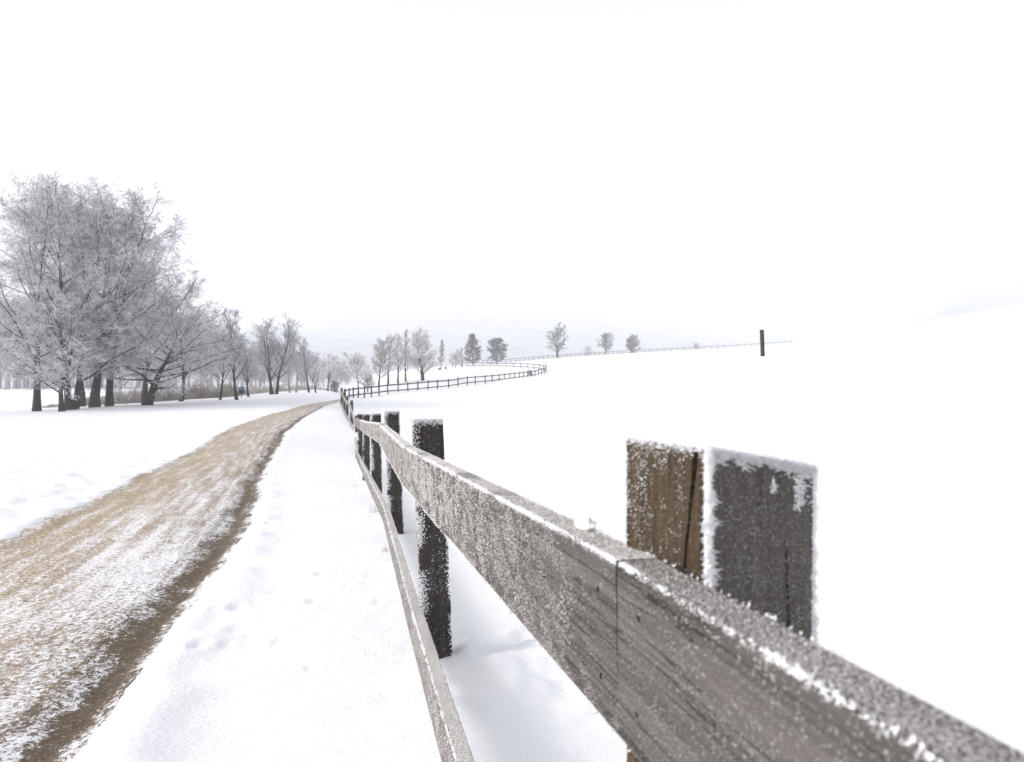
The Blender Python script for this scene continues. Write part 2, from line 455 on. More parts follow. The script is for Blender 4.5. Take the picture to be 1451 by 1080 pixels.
def build_path():
    Ys = np.concatenate([np.linspace(-6, 1.5, 40), np.exp(np.linspace(math.log(1.55), math.log(69.0), 620))])
    us = np.linspace(-0.16, 1.14, 90)
    l, r = np.interp(Ys, _py, _pl), np.interp(Ys, _py, _pr)
    X = l[:, None] + (r - l)[:, None] * us[None, :]
    Yg = np.repeat(Ys[:, None], len(us), 1)
    x, y = X.ravel(), Yg.ravel()
    U = np.tile(us, len(Ys)); m = np.minimum(U, 1 - U) * np.repeat(r - l, len(us))
    near = 1.0 / (1.0 + (np.maximum(y, 0) / 12.0) ** 2)
    z = snow_z(x, y) - 0.035 * smooth01((m + 0.02) / 0.25) + 0.004
    rut = np.exp(-((U - 0.9) / 0.06) ** 2)
    z = z - 0.03 * rut + near * (0.010 * vnoise(x / 0.05, y / 0.05, 11) + 0.012 * vnoise(x / 0.16, y / 0.16, 12))
    z = np.where((U < -0.1) | (U > 1.08), z - 0.06, z)
    nr, nc = len(Ys), len(us)
    i = np.arange(nr - 1)[:, None] * nc + np.arange(nc - 1)[None, :]
    q = np.stack([i, i + 1, i + nc + 1, i + nc], -1).reshape(-1, 4)
    o = mesh_np('path', np.stack([x, y, z], 1), [q], M_PATH, smooth=True)
    uvl = o.data.uv_layers.new(name='UVMap')
    li = np.empty(len(o.data.loops), np.int32); o.data.loops.foreach_get('vertex_index', li)
    uvl.data.foreach_set('uv', np.stack([U[li], y[li]], 1).astype(np.float32).ravel())
    tag(o, 'gravel path worn through the snow', None, None, 'structure')

build_ground()
build_path()

# far hills, wooded, fading in the mist
def build_hills(x0, x1, y_far, mat, label):
    Ys = np.concatenate([[540], np.linspace(570, y_far, 110), [y_far + 45]]); Xs = np.linspace(x0, x1, 260)
    X, Y = np.meshgrid(Xs, Ys)
    u = CU + FPX * X / Y
    top = np.interp(u, [-600, 100, 300, 430, 520, 600, 700, 800, 900, 1000, 1150, 1260, 1330, 1400, 1500, 1900], [455, 464, 468, 456, 442, 432, 430, 436, 448, 466, 470, 430, 392, 374, 356, 346])
    if x0 > 0: top = np.interp(u, [1000, 1130, 1200, 1250, 1300, 1340, 1400, 1500, 1900], [530, 500, 478, 455, 428, 410, 392, 376, 356])
    f = np.clip((Y - 570) / (y_far - 570), 0, 1)
    v = 515 + (top - 515) * f ** 0.7
    z = (CV - v) / FPX * Y
    z = z + (0.4 + f) * (7 * vnoise(X / 36, Y / 36, 21) + 6 * vnoise(X / 13, Y / 13, 22))
    z[0] = -24; z[-1] = -24
    nr, nc = X.shape
    i = np.arange(nr - 1)[:, None] * nc + np.arange(nc - 1)[None, :]
    q = np.stack([i, i + 1, i + nc + 1, i + nc], -1).reshape(-1, 4)
    o = mesh_np('hills', np.stack([X.ravel(), Y.ravel(), z.ravel()], 1), [q], mat, smooth=True)
    tag(o, label, None, None, 'structure')
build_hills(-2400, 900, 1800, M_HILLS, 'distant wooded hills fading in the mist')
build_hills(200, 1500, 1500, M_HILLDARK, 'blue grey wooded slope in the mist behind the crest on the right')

# ------------------------------------------------------------------ frost crystals
def spikes(pos, direc, ln, rad):
    n = len(pos)
    d = direc / np.linalg.norm(direc, axis=1, keepdims=True)
    a = np.cross(d, RNG.normal(size=(n, 3))); a /= np.linalg.norm(a, axis=1, keepdims=True) + 1e-9
    b = np.cross(d, a)
    rad = np.broadcast_to(np.asarray(rad, float), (n,))[:, None]; ln = np.broadcast_to(np.asarray(ln, float), (n,))[:, None]
    base = pos - d * rad * 0.5
    v = np.stack([base + a * rad, base - 0.5 * a * rad + 0.87 * b * rad, base - 0.5 * a * rad - 0.87 * b * rad, pos + d * ln], 1).reshape(-1, 3)
    o = np.arange(n)[:, None] * 4
    f = np.concatenate([o + [0, 1, 3], o + [1, 2, 3], o + [2, 0, 3]])
    return v, f

class Crystals:
    def __init__(self): self.v, self.f, self.n = [], [], 0
    def add(self, pos, direc, ln, rad):
        if len(pos) == 0: return
        v, f = spikes(pos, direc, ln, rad)
        self.v.append(v); self.f.append(f + self.n); self.n += len(v)
    def edge(self, a, b, d1, d2, n, ln, rad, spread):
        """fringe along edge a-b, hairs pointing between directions d1 and d2, spread over both adjoining faces"""
        a, b, d1, d2 = (np.array(x, float) for x in (a, b, d1, d2))
        t = RNG.random(n)[:, None]
        k = RNG.random(n)[:, None]
        clump = 0.55 + 0.9 * np.abs(np.sin(t * 37 + np.sin(t * 91) * 2))
        off = np.abs(RNG.normal(size=(n, 1))) * spread
        p = a + (b - a) * t
        # step off the edge onto one of the faces: against the other face's normal
        side = (RNG.random((n, 1)) < 0.5)
        p = p - np.where(side, d1, d2) * off
        base = np.where(side, d2, d1)
        d = base + 0.55 * (d1 * k + d2 * (1 - k)) + RNG.normal(size=(n, 3)) * 0.35
        self.add(p, d, (ln * clump * (0.4 + 0.9 * RNG.random((n, 1)))).ravel(), (rad * (0.6 + 0.8 * RNG.random(n))))
    def face(self, o, ex, ey, nrm, n, ln, rad, keep=None):
        """grains scattered on the face o + s*ex + t*ey"""
        s, t = RNG.random(n), RNG.random(n)
        if keep is not None:
            k = keep(s, t) > RNG.random(n); s, t = s[k], t[k]
        o, ex, ey, nrm = (np.array(x, float) for x in (o, ex, ey, nrm))
        p = o + s[:, None] * ex + t[:, None] * ey
        d = nrm + RNG.normal(size=(len(s), 3)) * 0.6
        self.add(p, d, ln * (0.4 + RNG.random(len(s))), rad * (0.5 + RNG.random(len(s))))
    def build(self, name, mat, parent):
        o = mesh_np(name, np.concatenate(self.v), [np.concatenate(self.f)], mat, parent)
        o['kind'] = 'stuff'
        return o

# ------------------------------------------------------------------ fence pieces
def post_mesh(name, size, height, mats, parent, dtop=(0, 0), taper=0.0, slant=0.0, split=False, nz=14, seed=0):
    """Local frame: z up from the base, -x faces the path, -y faces along the fence to the viewer. material 0: all, 1: the -x face."""
    h = size / 2
    c = 0.0018 if split else 0.006
    rng = np.random.default_rng(seed)
    secs = []
    for i in range(nz + 1):
        f = i / nz
        z = height * f
        k = 1 - taper * (1 - f)
        j = rng.normal(size=4) * (0.00025 if split else 0.0012)
        if split:
            # a drying split near the front of the -x face, and a short one low in the front face
            ya = -h + size * (0.215 - 0.10 * smooth01((f - 0.9) / 0.1)); wd = 0.0022 + 0.0035 * max(0.0, f - 0.95) / 0.05
            wob = 0.0012 * math.sin(f * 23)
            dpt = 0.03
            xa = -h + size * 0.74 + 0.003 * math.sin(f * 31); fd = 0.018 * float(smooth01((0.945 - f) / 0.02)); fw = 0.0003 + 0.0022 * float(smooth01((0.945 - f) / 0.03))
            pts = [(-h + c, -h), (xa - fw, -h), (xa, -h + fd + 0.0004), (xa + fw, -h), (h - c, -h), (h, -h + c), (h, h - c), (h - c, h), (-h + c, h), (-h, h - c),
                   (-h, ya + wd + wob), (-h + dpt, ya + wob + 0.004), (-h, ya - wd + wob), (-h, -h + c)]
        else:
            pts = [(-h + c, -h), (h - c, -h), (h, -h + c), (h, h - c), (h - c, h), (-h + c, h), (-h, h - c), (-h, -h + c)]
        sec = []
        for (x, y) in pts:
            zz = z - slant * (x + h) / size * smooth01(np.array([(f - 0.6) / 0.4]))[0]
            sec.append((x * k + dtop[0] * f + j[0] * (1 if x > 0 else -1), y * k + dtop[1] * f + j[1] * (1 if y > 0 else -1), zz))
        secs.append(sec)
    m = len(secs[0])
    V = np.array(secs).reshape(-1, 3)
    i = np.arange(nz)[:, None] * m + np.arange(m)[None, :]
    i2 = np.arange(nz)[:, None] * m + (np.arange(m)[None, :] + 1) % m
    q = np.stack([i, i2, i2 + m, i + m], -1).reshape(-1, 4)
    left = {9, 10, 11, 12, 13} if split else {6}
    mi = np.array([1 if (k % m) in left else 0 for k in range(len(q))] + [0, 0])
    top = (np.arange(m) + nz * m)[None, :]
    bot = np.arange(m)[::-1][None, :]
    return mesh_np(name, V, [q, top, bot], mats, parent, midx=mi)

def rail_mesh(name, length, hgt, thick, mat, parent, nx=24, seed=0, sag=0.0):
    """Plank along local +x from 0; y: 0 back .. -? front is +y-> -thick; z centred on 0 at the top edge (0..-hgt)."""
    rng = np.random.default_rng(seed)
    c = 0.005
    pts = [(0, -c), (0, -hgt + c), (-c, -hgt), (-thick + c, -hgt), (-thick, -hgt + c), (-thick, -c), (-thick + c, 0), (-c, 0)]
    V = []
    for i in range(nx + 1):
        x = length * i / nx
        jz = rng.normal() * 0.0005; jy = rng.normal() * 0.0002
        s = -sag * 4 * (i / nx) * (1 - i / nx)
        for (y, z) in pts: V.append((x, y + jy, z + jz + s))
    m = 8
    i = np.arange(nx)[:, None] * m + np.arange(m)[None, :]
    i2 = np.arange(nx)[:, None] * m + (np.arange(m)[None, :] + 1) % m
    q = np.stack([i, i2, i2 + m, i + m], -1).reshape(-1, 4)[:, ::-1]
    return mesh_np(name, np.array(V), [q, np.arange(m)[None, :], (np.arange(m) + nx * m)[::-1][None, :]], mat, parent)

def place_local(o, parent, x_axis, up, origin):
    """orient o so that local x follows x_axis, z as near up as possible; origin in world; parent has no rotation"""
    x = Vector(x_axis).normalized()
    y = Vector(up).cross(x).normalized()
    z = x.cross(y)
    mtx = Matrix((x, y, z)).transposed().to_4x4()
    mtx.translation = Vector(origin) - parent.location
    o.matrix_local = mtx

FB = Vector((-0.41, 3.5, -1.42))
fence = empty('wooden_fence', FB)
tag(fence, 'frost covered timber fence running from the foreground along the path to the far bend', 'fence')

# near posts: centre x, y, z of the top, z of the snow at the foot, heading, lean of the top in local x
C1 = Vector((0.20, 0.70)); TH1 = math.radians(22.9)
def nt_(th): return Vector((math.cos(th), math.sin(th))), Vector((-math.sin(th), math.cos(th)))
n1, t1 = nt_(TH1)
c1 = C1 + 0.075 * n1 + 0.075 * t1
th_d = math.radians(13.5)
NEAR = [
    (0.94, -1.95, -0.02, -1.26, th_d, 0.0),
    (c1.x - 0.0075, c1.y, -0.068, -1.30, TH1, 0.006),
    (-0.375, 3.50, -0.190, -1.42, math.radians(11), -0.060),
    (-1.160, 6.92, -0.300, -1.54, math.radians(11), -0.055),
    (-2.03, 10.30, -0.480, -1.72, th_d, -0.02),
    (-2.98, 14.0, -0.665, -1.92, th_d, 0.0),
    (-3.90, 17.6, -0.830, -2.08, th_d, 0.0),
    (-4.72, 21.4, -1.12, -2.3, th_d, 0.0),
    (-5.66, 25.4, -1.38, -2.45, th_d, 0.0),
    (-6.80, 30.0, -1.50, -2.40, th_d, 0.0),
]
def from_px(u, Y, vt, vb): p = P(u, vt, Y); q = P(u, vb, Y); return (p.x, Y, p.z, q.z, th_d, 0.0)
NEAR += [from_px(498.3, 35.0, 567.5, 600), from_px(492.0, 39.5, 562.5, 592), from_px(488.0, 43.5, 556, 583), from_px(484.3, 48.0, 549.5, 575)]

RAIL_H, RAIL_T, RAIL_DROP, RAIL2_DROP = 0.195, 0.052, 0.136, 0.945
post_objs = []
for k, (x, y, zt, zb, th, lean) in enumerate(NEAR):
    sink = 0.2
    size = 0.15
    hgt = zt - zb + sink
    if k == 1:
        o = post_mesh('post', size, hgt, [M_NEARFRONT, M_NEARSIDE], fence, dtop=(lean, 0.0), taper=0.30 * 0.18, slant=0.026, split=True, nz=110, seed=3)
        o['label'] = 'near post with a brown split side and grey front fringed with hoar frost'
    else:
        o = post_mesh('post', size, hgt, [M_POST, M_POSTSIDE], fence, dtop=(lean, 0.0), slant=random.uniform(-0.012, 0.012), nz=12, seed=10 + k)
    o.location = Vector((x, y, zb - sink)) - FB
    o.rotation_euler = (0, 0, th)
    post_objs.append(o)
    if 1 <= k <= 6:
        h = size / 2
        fr = Crystals()
        top = hgt
        if k == 1:
            dx = lambda f: 0.006 * f
            zlo = top - 0.26
            f0 = zlo / top
            tp = lambda f: 1 - 0.054 * (1 - f)
            A = lambda sx, sy, f, z: np.array([sx * h * tp(f) + dx(f), sy * h * tp(f), z - 0.026 * (sx * 0.5 + 0.5) * (1 if f > 0.99 else smooth01(np.array([(f - .6) / .4]))[0])])
            ne, nl, nf, nu, nr_ = (np.array(v, float) for v in ((1, 0, 0), (-1, 0, 0), (0, -1, 0), (0, 0, 1), (1, 0, 0)))
            # upright front corner: a thick white ruff lying on the front face
            a, b = A(-1, -1, f0, zlo), A(-1, -1, 1, top)
            n = 2600
            t = RNG.random((n, 1)); off = np.abs(RNG.normal(size=(n, 1))) * 0.0050
            wv = 0.8 + 0.5 * np.sin(t * 40 + 2 * np.sin(t * 17))
            p = a + (b - a) * t + np.array([1, 0, 0]) * off * wv
            fr.add(p, nf * 1.0 + ne * 0.55 + RNG.normal(size=(n, 3)) * 0.4, (0.0035 + 0.006 * RNG.random(n)), 0.0008 + 0.0007 * RNG.random(n))
            fr.edge(a, b, nf, nl, 260, 0.005, 0.0010, 0.0008)
            # top edge of the front face: hanging fringe
            a, b = A(-1, -1, 1, top), A(1, -1, 1, top)
            n = 1900
            t = RNG.random((n, 1)); off = np.abs(RNG.normal(size=(n, 1))) * 0.0058 * (0.35 + 1.3 * (vnoise(t * 9, t * 0, 91) + 0.5))
            p = a + (b - a) * t - nu * off
            fr.add(p, nf * 1.0 + nu * 0.3 + RNG.normal(size=(n, 3)) * 0.45, (0.003 + 0.0055 * RNG.random(n)), 0.0008 + 0.0006 * RNG.random(n))
            fr.edge(a, b, nf, nu, 500, 0.005, 0.0011, 0.003)
            # outer right corner: long hairs standing out
            a, b = A(1, -1, f0, zlo), A(1, -1, 1, top)
            n = 1000
            t = RNG.random((n, 1)); off = np.abs(RNG.normal(size=(n, 1))) * 0.0016
            wv = (0.35 + 0.65 * np.abs(np.sin(t * 31 + 2 * np.sin(t * 13)))).ravel()
            p = a + (b - a) * t - ne * off * (RNG.random((n, 1)) < 0.6)
            fr.add(p, ne * 0.8 + nf * 0.5 + RNG.normal(size=(n, 3)) * 0.5, (0.003 + 0.007 * RNG.random(n)) * wv, 0.0006 + 0.0006 * RNG.random(n))
            # streak hanging from the top right, and a tuft
            for (sx, l0, l1, nn, sp) in ((0.70, 0.014, 0.050, 130, 0.0042), (0.20, 0.024, 0.036, 26, 0.0014)):
                t = RNG.random((nn, 1))
                p = A(sx * 2 - 1 if False else 0, -1, 1, top) + np.array([h * (sx), 0, -0.026 * (sx * .5 + .5) + 0.013]) - nu * (l0 + (l1 - l0) * t) + np.array([1, 0, 0]) * RNG.normal(size=(nn, 1)) * sp
                fr.add(p, nf + RNG.normal(size=(nn, 3)) * 0.5, 0.003 + 0.004 * RNG.random(nn), 0.0010 + 0.0006 * RNG.random(nn))
            # left face top edge and back edge
            fr.edge(A(-1, -1, 1, top), A(-1, 1, 1, top), nl, nu, 900, 0.0032, 0.0010, 0.004)
            fr.edge(A(-1, 1, f0, zlo), A(-1, 1, 1, top), nl, np.array([0, 1, 0.]), 500, 0.003, 0.0009, 0.003)
            # grains: on the top cut, on the upper brown face and all over the dark front
            fr.face(A(-1, -1, 1, top), (size, 0, -0.026), (0, size, 0), nu, 2500, 0.003, 0.0012)
            fr.face(A(-1, -1, f0, zlo) + (0, 0.03, 0), (0, size - 0.03, 0), (0, 0, top - zlo), nl, 3200, 0.0013, 0.0007, keep=lambda s, t: np.clip((t - 0.35) * 1.5, 0, 1) * (vnoise(s * 9, t * 11, 31) > -0.08) * np.clip(s * 3 + .2, 0, 1))
            fr.face(A(-1, -1, f0, zlo), (size, 0, 0), (0, 0, top - zlo - 0.02), nf, 2200, 0.0011, 0.0005)
        else:
            dens = {2: 1.0, 3: 0.6, 4: 0.4, 5: 0.3, 6: 0.25}[k]
            sc = {2: 1.0, 3: 1.5, 4: 2.0, 5: 2.4, 6: 2.8}[k]
            zlo = sink
            tx = lambda f: np.array([lean * f, 0, 0])
            nf, nl, nu, ne = (np.array(v, float) for v in ((0, -1, 0), (-1, 0, 0), (0, 0, 1), (1, 0, 0)))
            for (sx, d1, cnt, spr) in ((-1, nl, 2600, 0.018), (1, ne, 900, 0.007)):
                a, b = np.array([sx * h, -h, zlo]) + tx(zlo / top), np.array([sx * h, -h, top]) + tx(1)
                n = int(cnt * dens)
                t = RNG.random(n); kk = (0.45 + 1.5 * vnoise(t * 17, t * 0 + sx * 7, 40 + k) > RNG.random(n)); t = t[kk][:, None]; n = len(t)
                off = np.abs(RNG.normal(size=(n, 1))) * spr
                p = a + (b - a) * t - d1 * off
                fr.add(p, nf + d1 * 0.6 + RNG.normal(size=(n, 3)) * 0.5, (0.006 + 0.007 * RNG.random(n)) * (0.7 + 0.3 * sc), (0.0022 + 0.0018 * RNG.random(n)) * sc ** 0.7)
            a, b = np.array([-h, -h, top]) + tx(1), np.array([h, -h, top]) + tx(1)
            n = int(420 * dens)
            t = RNG.random((n, 1)); off = np.abs(RNG.normal(size=(n, 1))) * 0.014
            fr.add(a + (b - a) * t - nu * off, nf + nu * 0.6 + RNG.normal(size=(n, 3)) * 0.5, (0.006 + 0.008 * RNG.random(n)) * sc ** 0.5, (0.002 + 0.0018 * RNG.random(n)) * sc ** 0.7)
            n = int(900 * dens)
            fr.face(np.array([-h, -h, zlo]) + tx(.1), (size, 0, 0), np.array([lean * 0.9, 0, top - zlo]), nf, n, 0.004, 0.0016 * sc ** 0.6, keep=lambda s, t: 0.35 + 1.2 * vnoise(s * 4, t * 22, 50 + k))
            fr.face(np.array([-h, -h, top]) + tx(1), (size, 0, 0), (0, size, 0), nu, int(500 * dens), 0.005, 0.003 * sc ** 0.5)
        fr.build('frost', M_FROST, o)

# rails: one plank per bay, butted at the posts, on the path side
def post_face(k, drop):
    x, y, zt, zb, th, lean = NEAR[k]
    n, t = nt_(th)
    hgt = zt - zb
    lx = lean * (1 - drop / hgt)
    p = Vector((x, y)) + n * (lx - 0.075)
    return Vector((p.x, p.y, zt - drop))
snow_on = None
for level, drop in ((0, RAIL_DROP), (1, RAIL2_DROP)):
    for k in range(len(NEAR) - 1):
        d_a = min(drop, NEAR[k][2] - NEAR[k][3] - 0.12); d_b = min(drop, NEAR[k + 1][2] - NEAR[k + 1][3] - 0.12)
        a, b = post_face(k, d_a), post_face(k + 1, d_b)
        a = a + Vector((-0.002, 0, random.uniform(-.006, .006))); b = b + Vector((-0.002, 0, random.uniform(-.006, .006)))
        if k == 0 and level == 0: a.z = -0.17; b.z = -0.199
        if k == 1 and level == 0: a.z = -0.199
        d = (b - a); L = d.length
        hh = RAIL_H if level == 0 else 0.17
        o = rail_mesh('rail', L - 0.005, hh, RAIL_T, M_RAILNEAR if k < 2 and level == 0 else M_RAIL, fence, nx=26 if k < 4 else 8, seed=60 + k * 2 + level)
        # local +y must point to the post: x along the run, front (-y side of mesh is the back 0) faces the path
        x = d.normalized(); yv = Vector((0, 0, 1)).cross(x).normalized()      # points to the left of the run = to the path
        z = x.cross(yv)
        mtx = Matrix((x, -yv, z)).transposed().to_4x4()
        mtx.translation = a + x * 0.0025 - FB
        o.matrix_local = mtx
        # (mirrored frame: front face at local y = -thick lies on the path side)
        if k <= 4:
            fr = Crystals()
            c_ = np.array
            near_w = {0: 1.0, 1: 1.0, 2: 1.6, 3: 2.2, 4: 2.8}[k]
            nu, nf = c_((0., 0, 1)), c_((0., -1, 0))
            x0 = L * 0.45 if k == 0 else 0.0
            Lr = L - x0 - 0.01
            n = int({0: 2200, 1: 6000, 2: 3000, 3: 1600, 4: 900}[k] * (1 if level == 0 else 0.55))
            t = RNG.random(n)
            if k == 1: t = t ** 1.7
            if k == 0: t = 1 - t ** 1.7
            cl = vnoise(t * L * 22, t * 0, 71 + k + level)
            kk = (0.55 + 1.1 * cl) > RNG.random(n) * (0.95 if k < 2 else 1.0); t, cl = t[kk], cl[kk]; n = len(t)
            onface = RNG.random(n) < 0.5
            off = np.abs(RNG.normal(size=n)) * (0.0026 if k < 2 else 0.0045) * near_w ** 0.5
            p = np.stack([x0 + t * Lr, -RAIL_T + np.where(onface, 0, off), -np.where(onface, off, 0)], 1)
            sc = (0.30 + 0.70 * np.clip(t * 1.6, 0, 1)) if k == 1 else ((0.30 + 0.5 * np.clip((1 - t) * 3, 0, 1)) if k == 0 else np.full(n, near_w))
            fr.add(p, np.where(onface[:, None], nf + 0.5 * nu, nu + 0.5 * nf) + RNG.normal(size=(n, 3)) * 0.45, (0.0045 + 0.007 * RNG.random(n)) * sc * (0.7 + cl) * (1 if k < 2 else 0.75), (0.0009 + 0.0010 * RNG.random(n)) * (0.35 + sc * 0.85) * (1 if k < 2 else 0.7))
            # back top edge and lower edge, sparser
            n = int(n * (0.35 if k > 1 else 0.12))
            t = RNG.random(n); 
            p = np.stack([x0 + t * Lr, -0.002 + 0 * t, 0 * t], 1)
            fr.add(p, nu + RNG.normal(size=(n, 3)) * 0.5 + c_((0, 0.5, 0)), (0.004 + 0.006 * RNG.random(n)) * (0.5 if k < 2 else 1), 0.0012 * near_w ** 0.5)
            t = RNG.random(n)
            p = np.stack([x0 + t * Lr, -RAIL_T + 0 * t, -hh + 0.004 * RNG.random(n)], 1)
            fr.add(p, nf - 0.4 * nu + RNG.normal(size=(n, 3)) * 0.5, 0.003 + 0.005 * RNG.random(n), 0.0014 * near_w ** 0.5)
            fr.build('frost', M_FROST, o)
            fr = Crystals()
            # grains over the front face and the top: finer towards the camera
            nface = {0: 6000, 1: 34000, 2: 7000, 3: 3000, 4: 1500}[k]
            if level: nface = int(nface * 0.3)
            t = RNG.random(nface); s = RNG.random(nface)
            if k == 1: t = t ** 1.5
            pat = 0.40 + 1.1 * vnoise(t * L * 23 + s * 3.1, s * 5.3 - t * L * 4.7, 80 + k) + 0.7 * vnoise(t * L * 60 + s * 9, s * 14 - t * L * 13, 85)
            if k == 1 and level == 0: pat = pat + -0.60 + 0.74 * smooth01((t * L - 0.03) / 0.26)          # the end of the plank is nearly bare
            if k == 0 and level == 0: pat = pat - 0.15 - 0.3 * (t > 0.92)
            kk = pat > RNG.random(nface) * 0.9
            t, s = t[kk], s[kk]; n = len(t)
            sz = (0.00090 + 0.0011 * np.clip(t * L / 1.6, 0, 1)) if k == 1 else np.full(n, {0: 0.0009, 2: 0.0026, 3: 0.0038, 4: 0.005}[k])
            p = np.stack([x0 + t * Lr, np.full(n, -RAIL_T), -0.004 - s * (hh - 0.008)], 1)
            fr.add(p, nf + 0.25 * nu + RNG.normal(size=(n, 3)) * 0.6, sz * (0.7 + 1.1 * RNG.random(n)), sz * (0.6 + 0.6 * RNG.random(n)))
            n = nface // 3
            t = RNG.random(n); s = RNG.random(n)
            if k == 1: t = t ** 1.5
            sz = (0.0008 + 0.0009 * np.clip(t * L / 1.6, 0, 1)) if k == 1 else np.full(n, {0: 0.0009, 2: 0.0026, 3: 0.0038, 4: 0.005}[k])
            p = np.stack([x0 + t * Lr, -0.002 - s * (RAIL_T - 0.004), 0 * t], 1)
            fr.add(p, nu + RNG.normal(size=(n, 3)) * 0.6, sz * (0.6 + RNG.random(n)), sz * (0.6 + 0.6 * RNG.random(n)))
            fr.build('frost_grains', M_GLINT, o)
            if k in (0, 1) and level == 0:
                # nail heads either side of the butt joint
                for (sx, sz_) in ((0.055, -0.045), (0.05, -0.145)):
                    xx = sx if k == 1 else L - 0.005 - sx
                    bm = bmesh.new()
                    bmesh.ops.create_cone(bm, cap_ends=True, segments=10, radius1=0.0035, radius2=0.003, depth=0.002, matrix=Matrix.Translation((xx, -RAIL_T - 0.0005, sz_)) @ Matrix.Rotation(math.radians(90), 4, 'X'))
                    me = bpy.data.meshes.new('nail_head'); bm.to_mesh(me); bm.free()
                    me.materials.append(M_BARK)
                    no = bpy.data.objects.new('nail_head', me); COL.objects.link(no); no.parent = o

# far run of the same fence: across the field, the hairpin and back
FARP = []   # u, Y, v of the post top, v of the snow
for (u, Y, vt, vb) in ((489.0, 64, 551, 569),): FARP.append((u, Y, vt, vb))
_us = [494.6, 500.7, 507.5, 516.2, 526.2, 537.1, 549.6, 564.4, 578.0, 592.1, 606.5, 619.6, 635.6, 649.0, 662.2, 673.5, 687.2, 697.5, 707.0, 714.5, 722.5, 729.3, 735.8, 741.8, 747.5, 753, 758, 763, 767.5, 771.5]
for u in _us:
    Y = np.interp(u, [494, 618, 687, 743, 772], [84, 94, 105, 130, 148])
    vt = np.interp(u, [494, 507, 526, 550, 578, 606, 636, 662, 687, 714, 742, 758, 772], [550.0, 548.2, 546.4, 543.6, 541.6, 539.3, 537.0, 533.2, 531.4, 529.2, 526.2, 524.6, 520.5])
    hpx = 1.2 * FPX / Y
    FARP.append((u, Y, vt, vt + hpx))
for (u, Y) in ((774, 153), (773.5, 158), (770, 163), (764.5, 168), (757, 174), (748, 180), (738, 186), (728, 191), (717, 196), (706, 201), (695, 206), (684, 211), (673, 216), (662, 221), (652, 226)):
    vt = np.interp(u, [652, 700, 740, 760, 775], [513.2, 513.6, 514.2, 515.2, 517.5])
    if Y < 160: vt = {153: 518.8, 158: 516.8}[Y]
    FARP.append((u, Y, vt, vt + 1.2 * FPX / Y))

def far_fence(parent, pts, post_mat, rail_mat, group=None, bays=2):
    proto = None
    tops = []
    for i, (u, Y, vt, vb) in enumerate(pts):
        p = P(u, vt, Y)
        zg = G(p.x, Y)
        hgt = 1.5
        if proto is None:
            proto = o = post_mesh('post', 0.15, hgt, [post_mat, post_mat], parent, nz=2, seed=99)
        else:
            o = proto.copy(); COL.objects.link(o); o.parent = parent
        top = max(p.z, zg + 0.75)
        o.location = Vector((p.x, Y, top - hgt + random.uniform(-.03, .03))) - parent.location
        o.rotation_euler = (random.uniform(-.02, .02), random.uniform(-.03, .03), random.uniform(-.2, .2))
        tops.append(Vector((p.x, Y, top)))
    for drop, hh in ((0.14, 0.17), (0.90, 0.15)):
        for i in range(0, len(tops) - 1, bays):
            seg = tops[i:i + bays + 1]
            V, Fq = [], []
            for j, q in enumerate(seg):
                a = seg[max(j - 1, 0)]; b = seg[min(j + 1, len(seg) - 1)]
                d = Vector((b.x - a.x, b.y - a.y)).normalized(); nn = Vector((-d.y, d.x))
                for (s, zz) in ((0.08, 0), (0.13, 0), (0.13, -hh), (0.08, -hh)):
                    V.append((q.x + nn.x * s - parent.location.x, q.y + nn.y * s - parent.location.y, q.z - drop + zz - parent.location.z))
            for j in range(len(seg) - 1):
                for m in range(4): Fq.append((j * 4 + m, j * 4 + (m + 1) % 4, j * 4 + 4 + (m + 1) % 4, j * 4 + 4 + m))
            Fq.append((0, 1, 2, 3)); e = (len(seg) - 1) * 4; Fq.append((e + 3, e + 2, e + 1, e))
            mesh_np('rail', np.array(V), [np.array(Fq)], rail_mat, parent)
last = NEAR[-1]
far_fence(fence, FARP, M_FIELD, M_FARRAIL)

hill = empty('wooden_fence', P(790, 507, 245))
tag(hill, 'thin grey rail fence climbing the white hill behind the far bend, fading into the mist', 'fence')
HP = []
for u in list(np.arange(684, 880, 6.6)) + list(np.arange(884, 1128, 9.5)):
    Y = np.interp(u, [680, 720, 790, 860, 950, 1075, 1160], [228, 235, 245, 255, 275, 310, 335])
    vb = np.interp(u, [680, 720, 790, 860, 950, 1000, 1075, 1160], [515.5, 513.0, 506.8, 502.2, 497.0, 494.2, 490.0, 484.3])
    HP.append((u, Y, vb - 1.15 * FPX / Y, vb))
far_fence(hill, HP, M_FIELD, M_FARRAIL, bays=3)

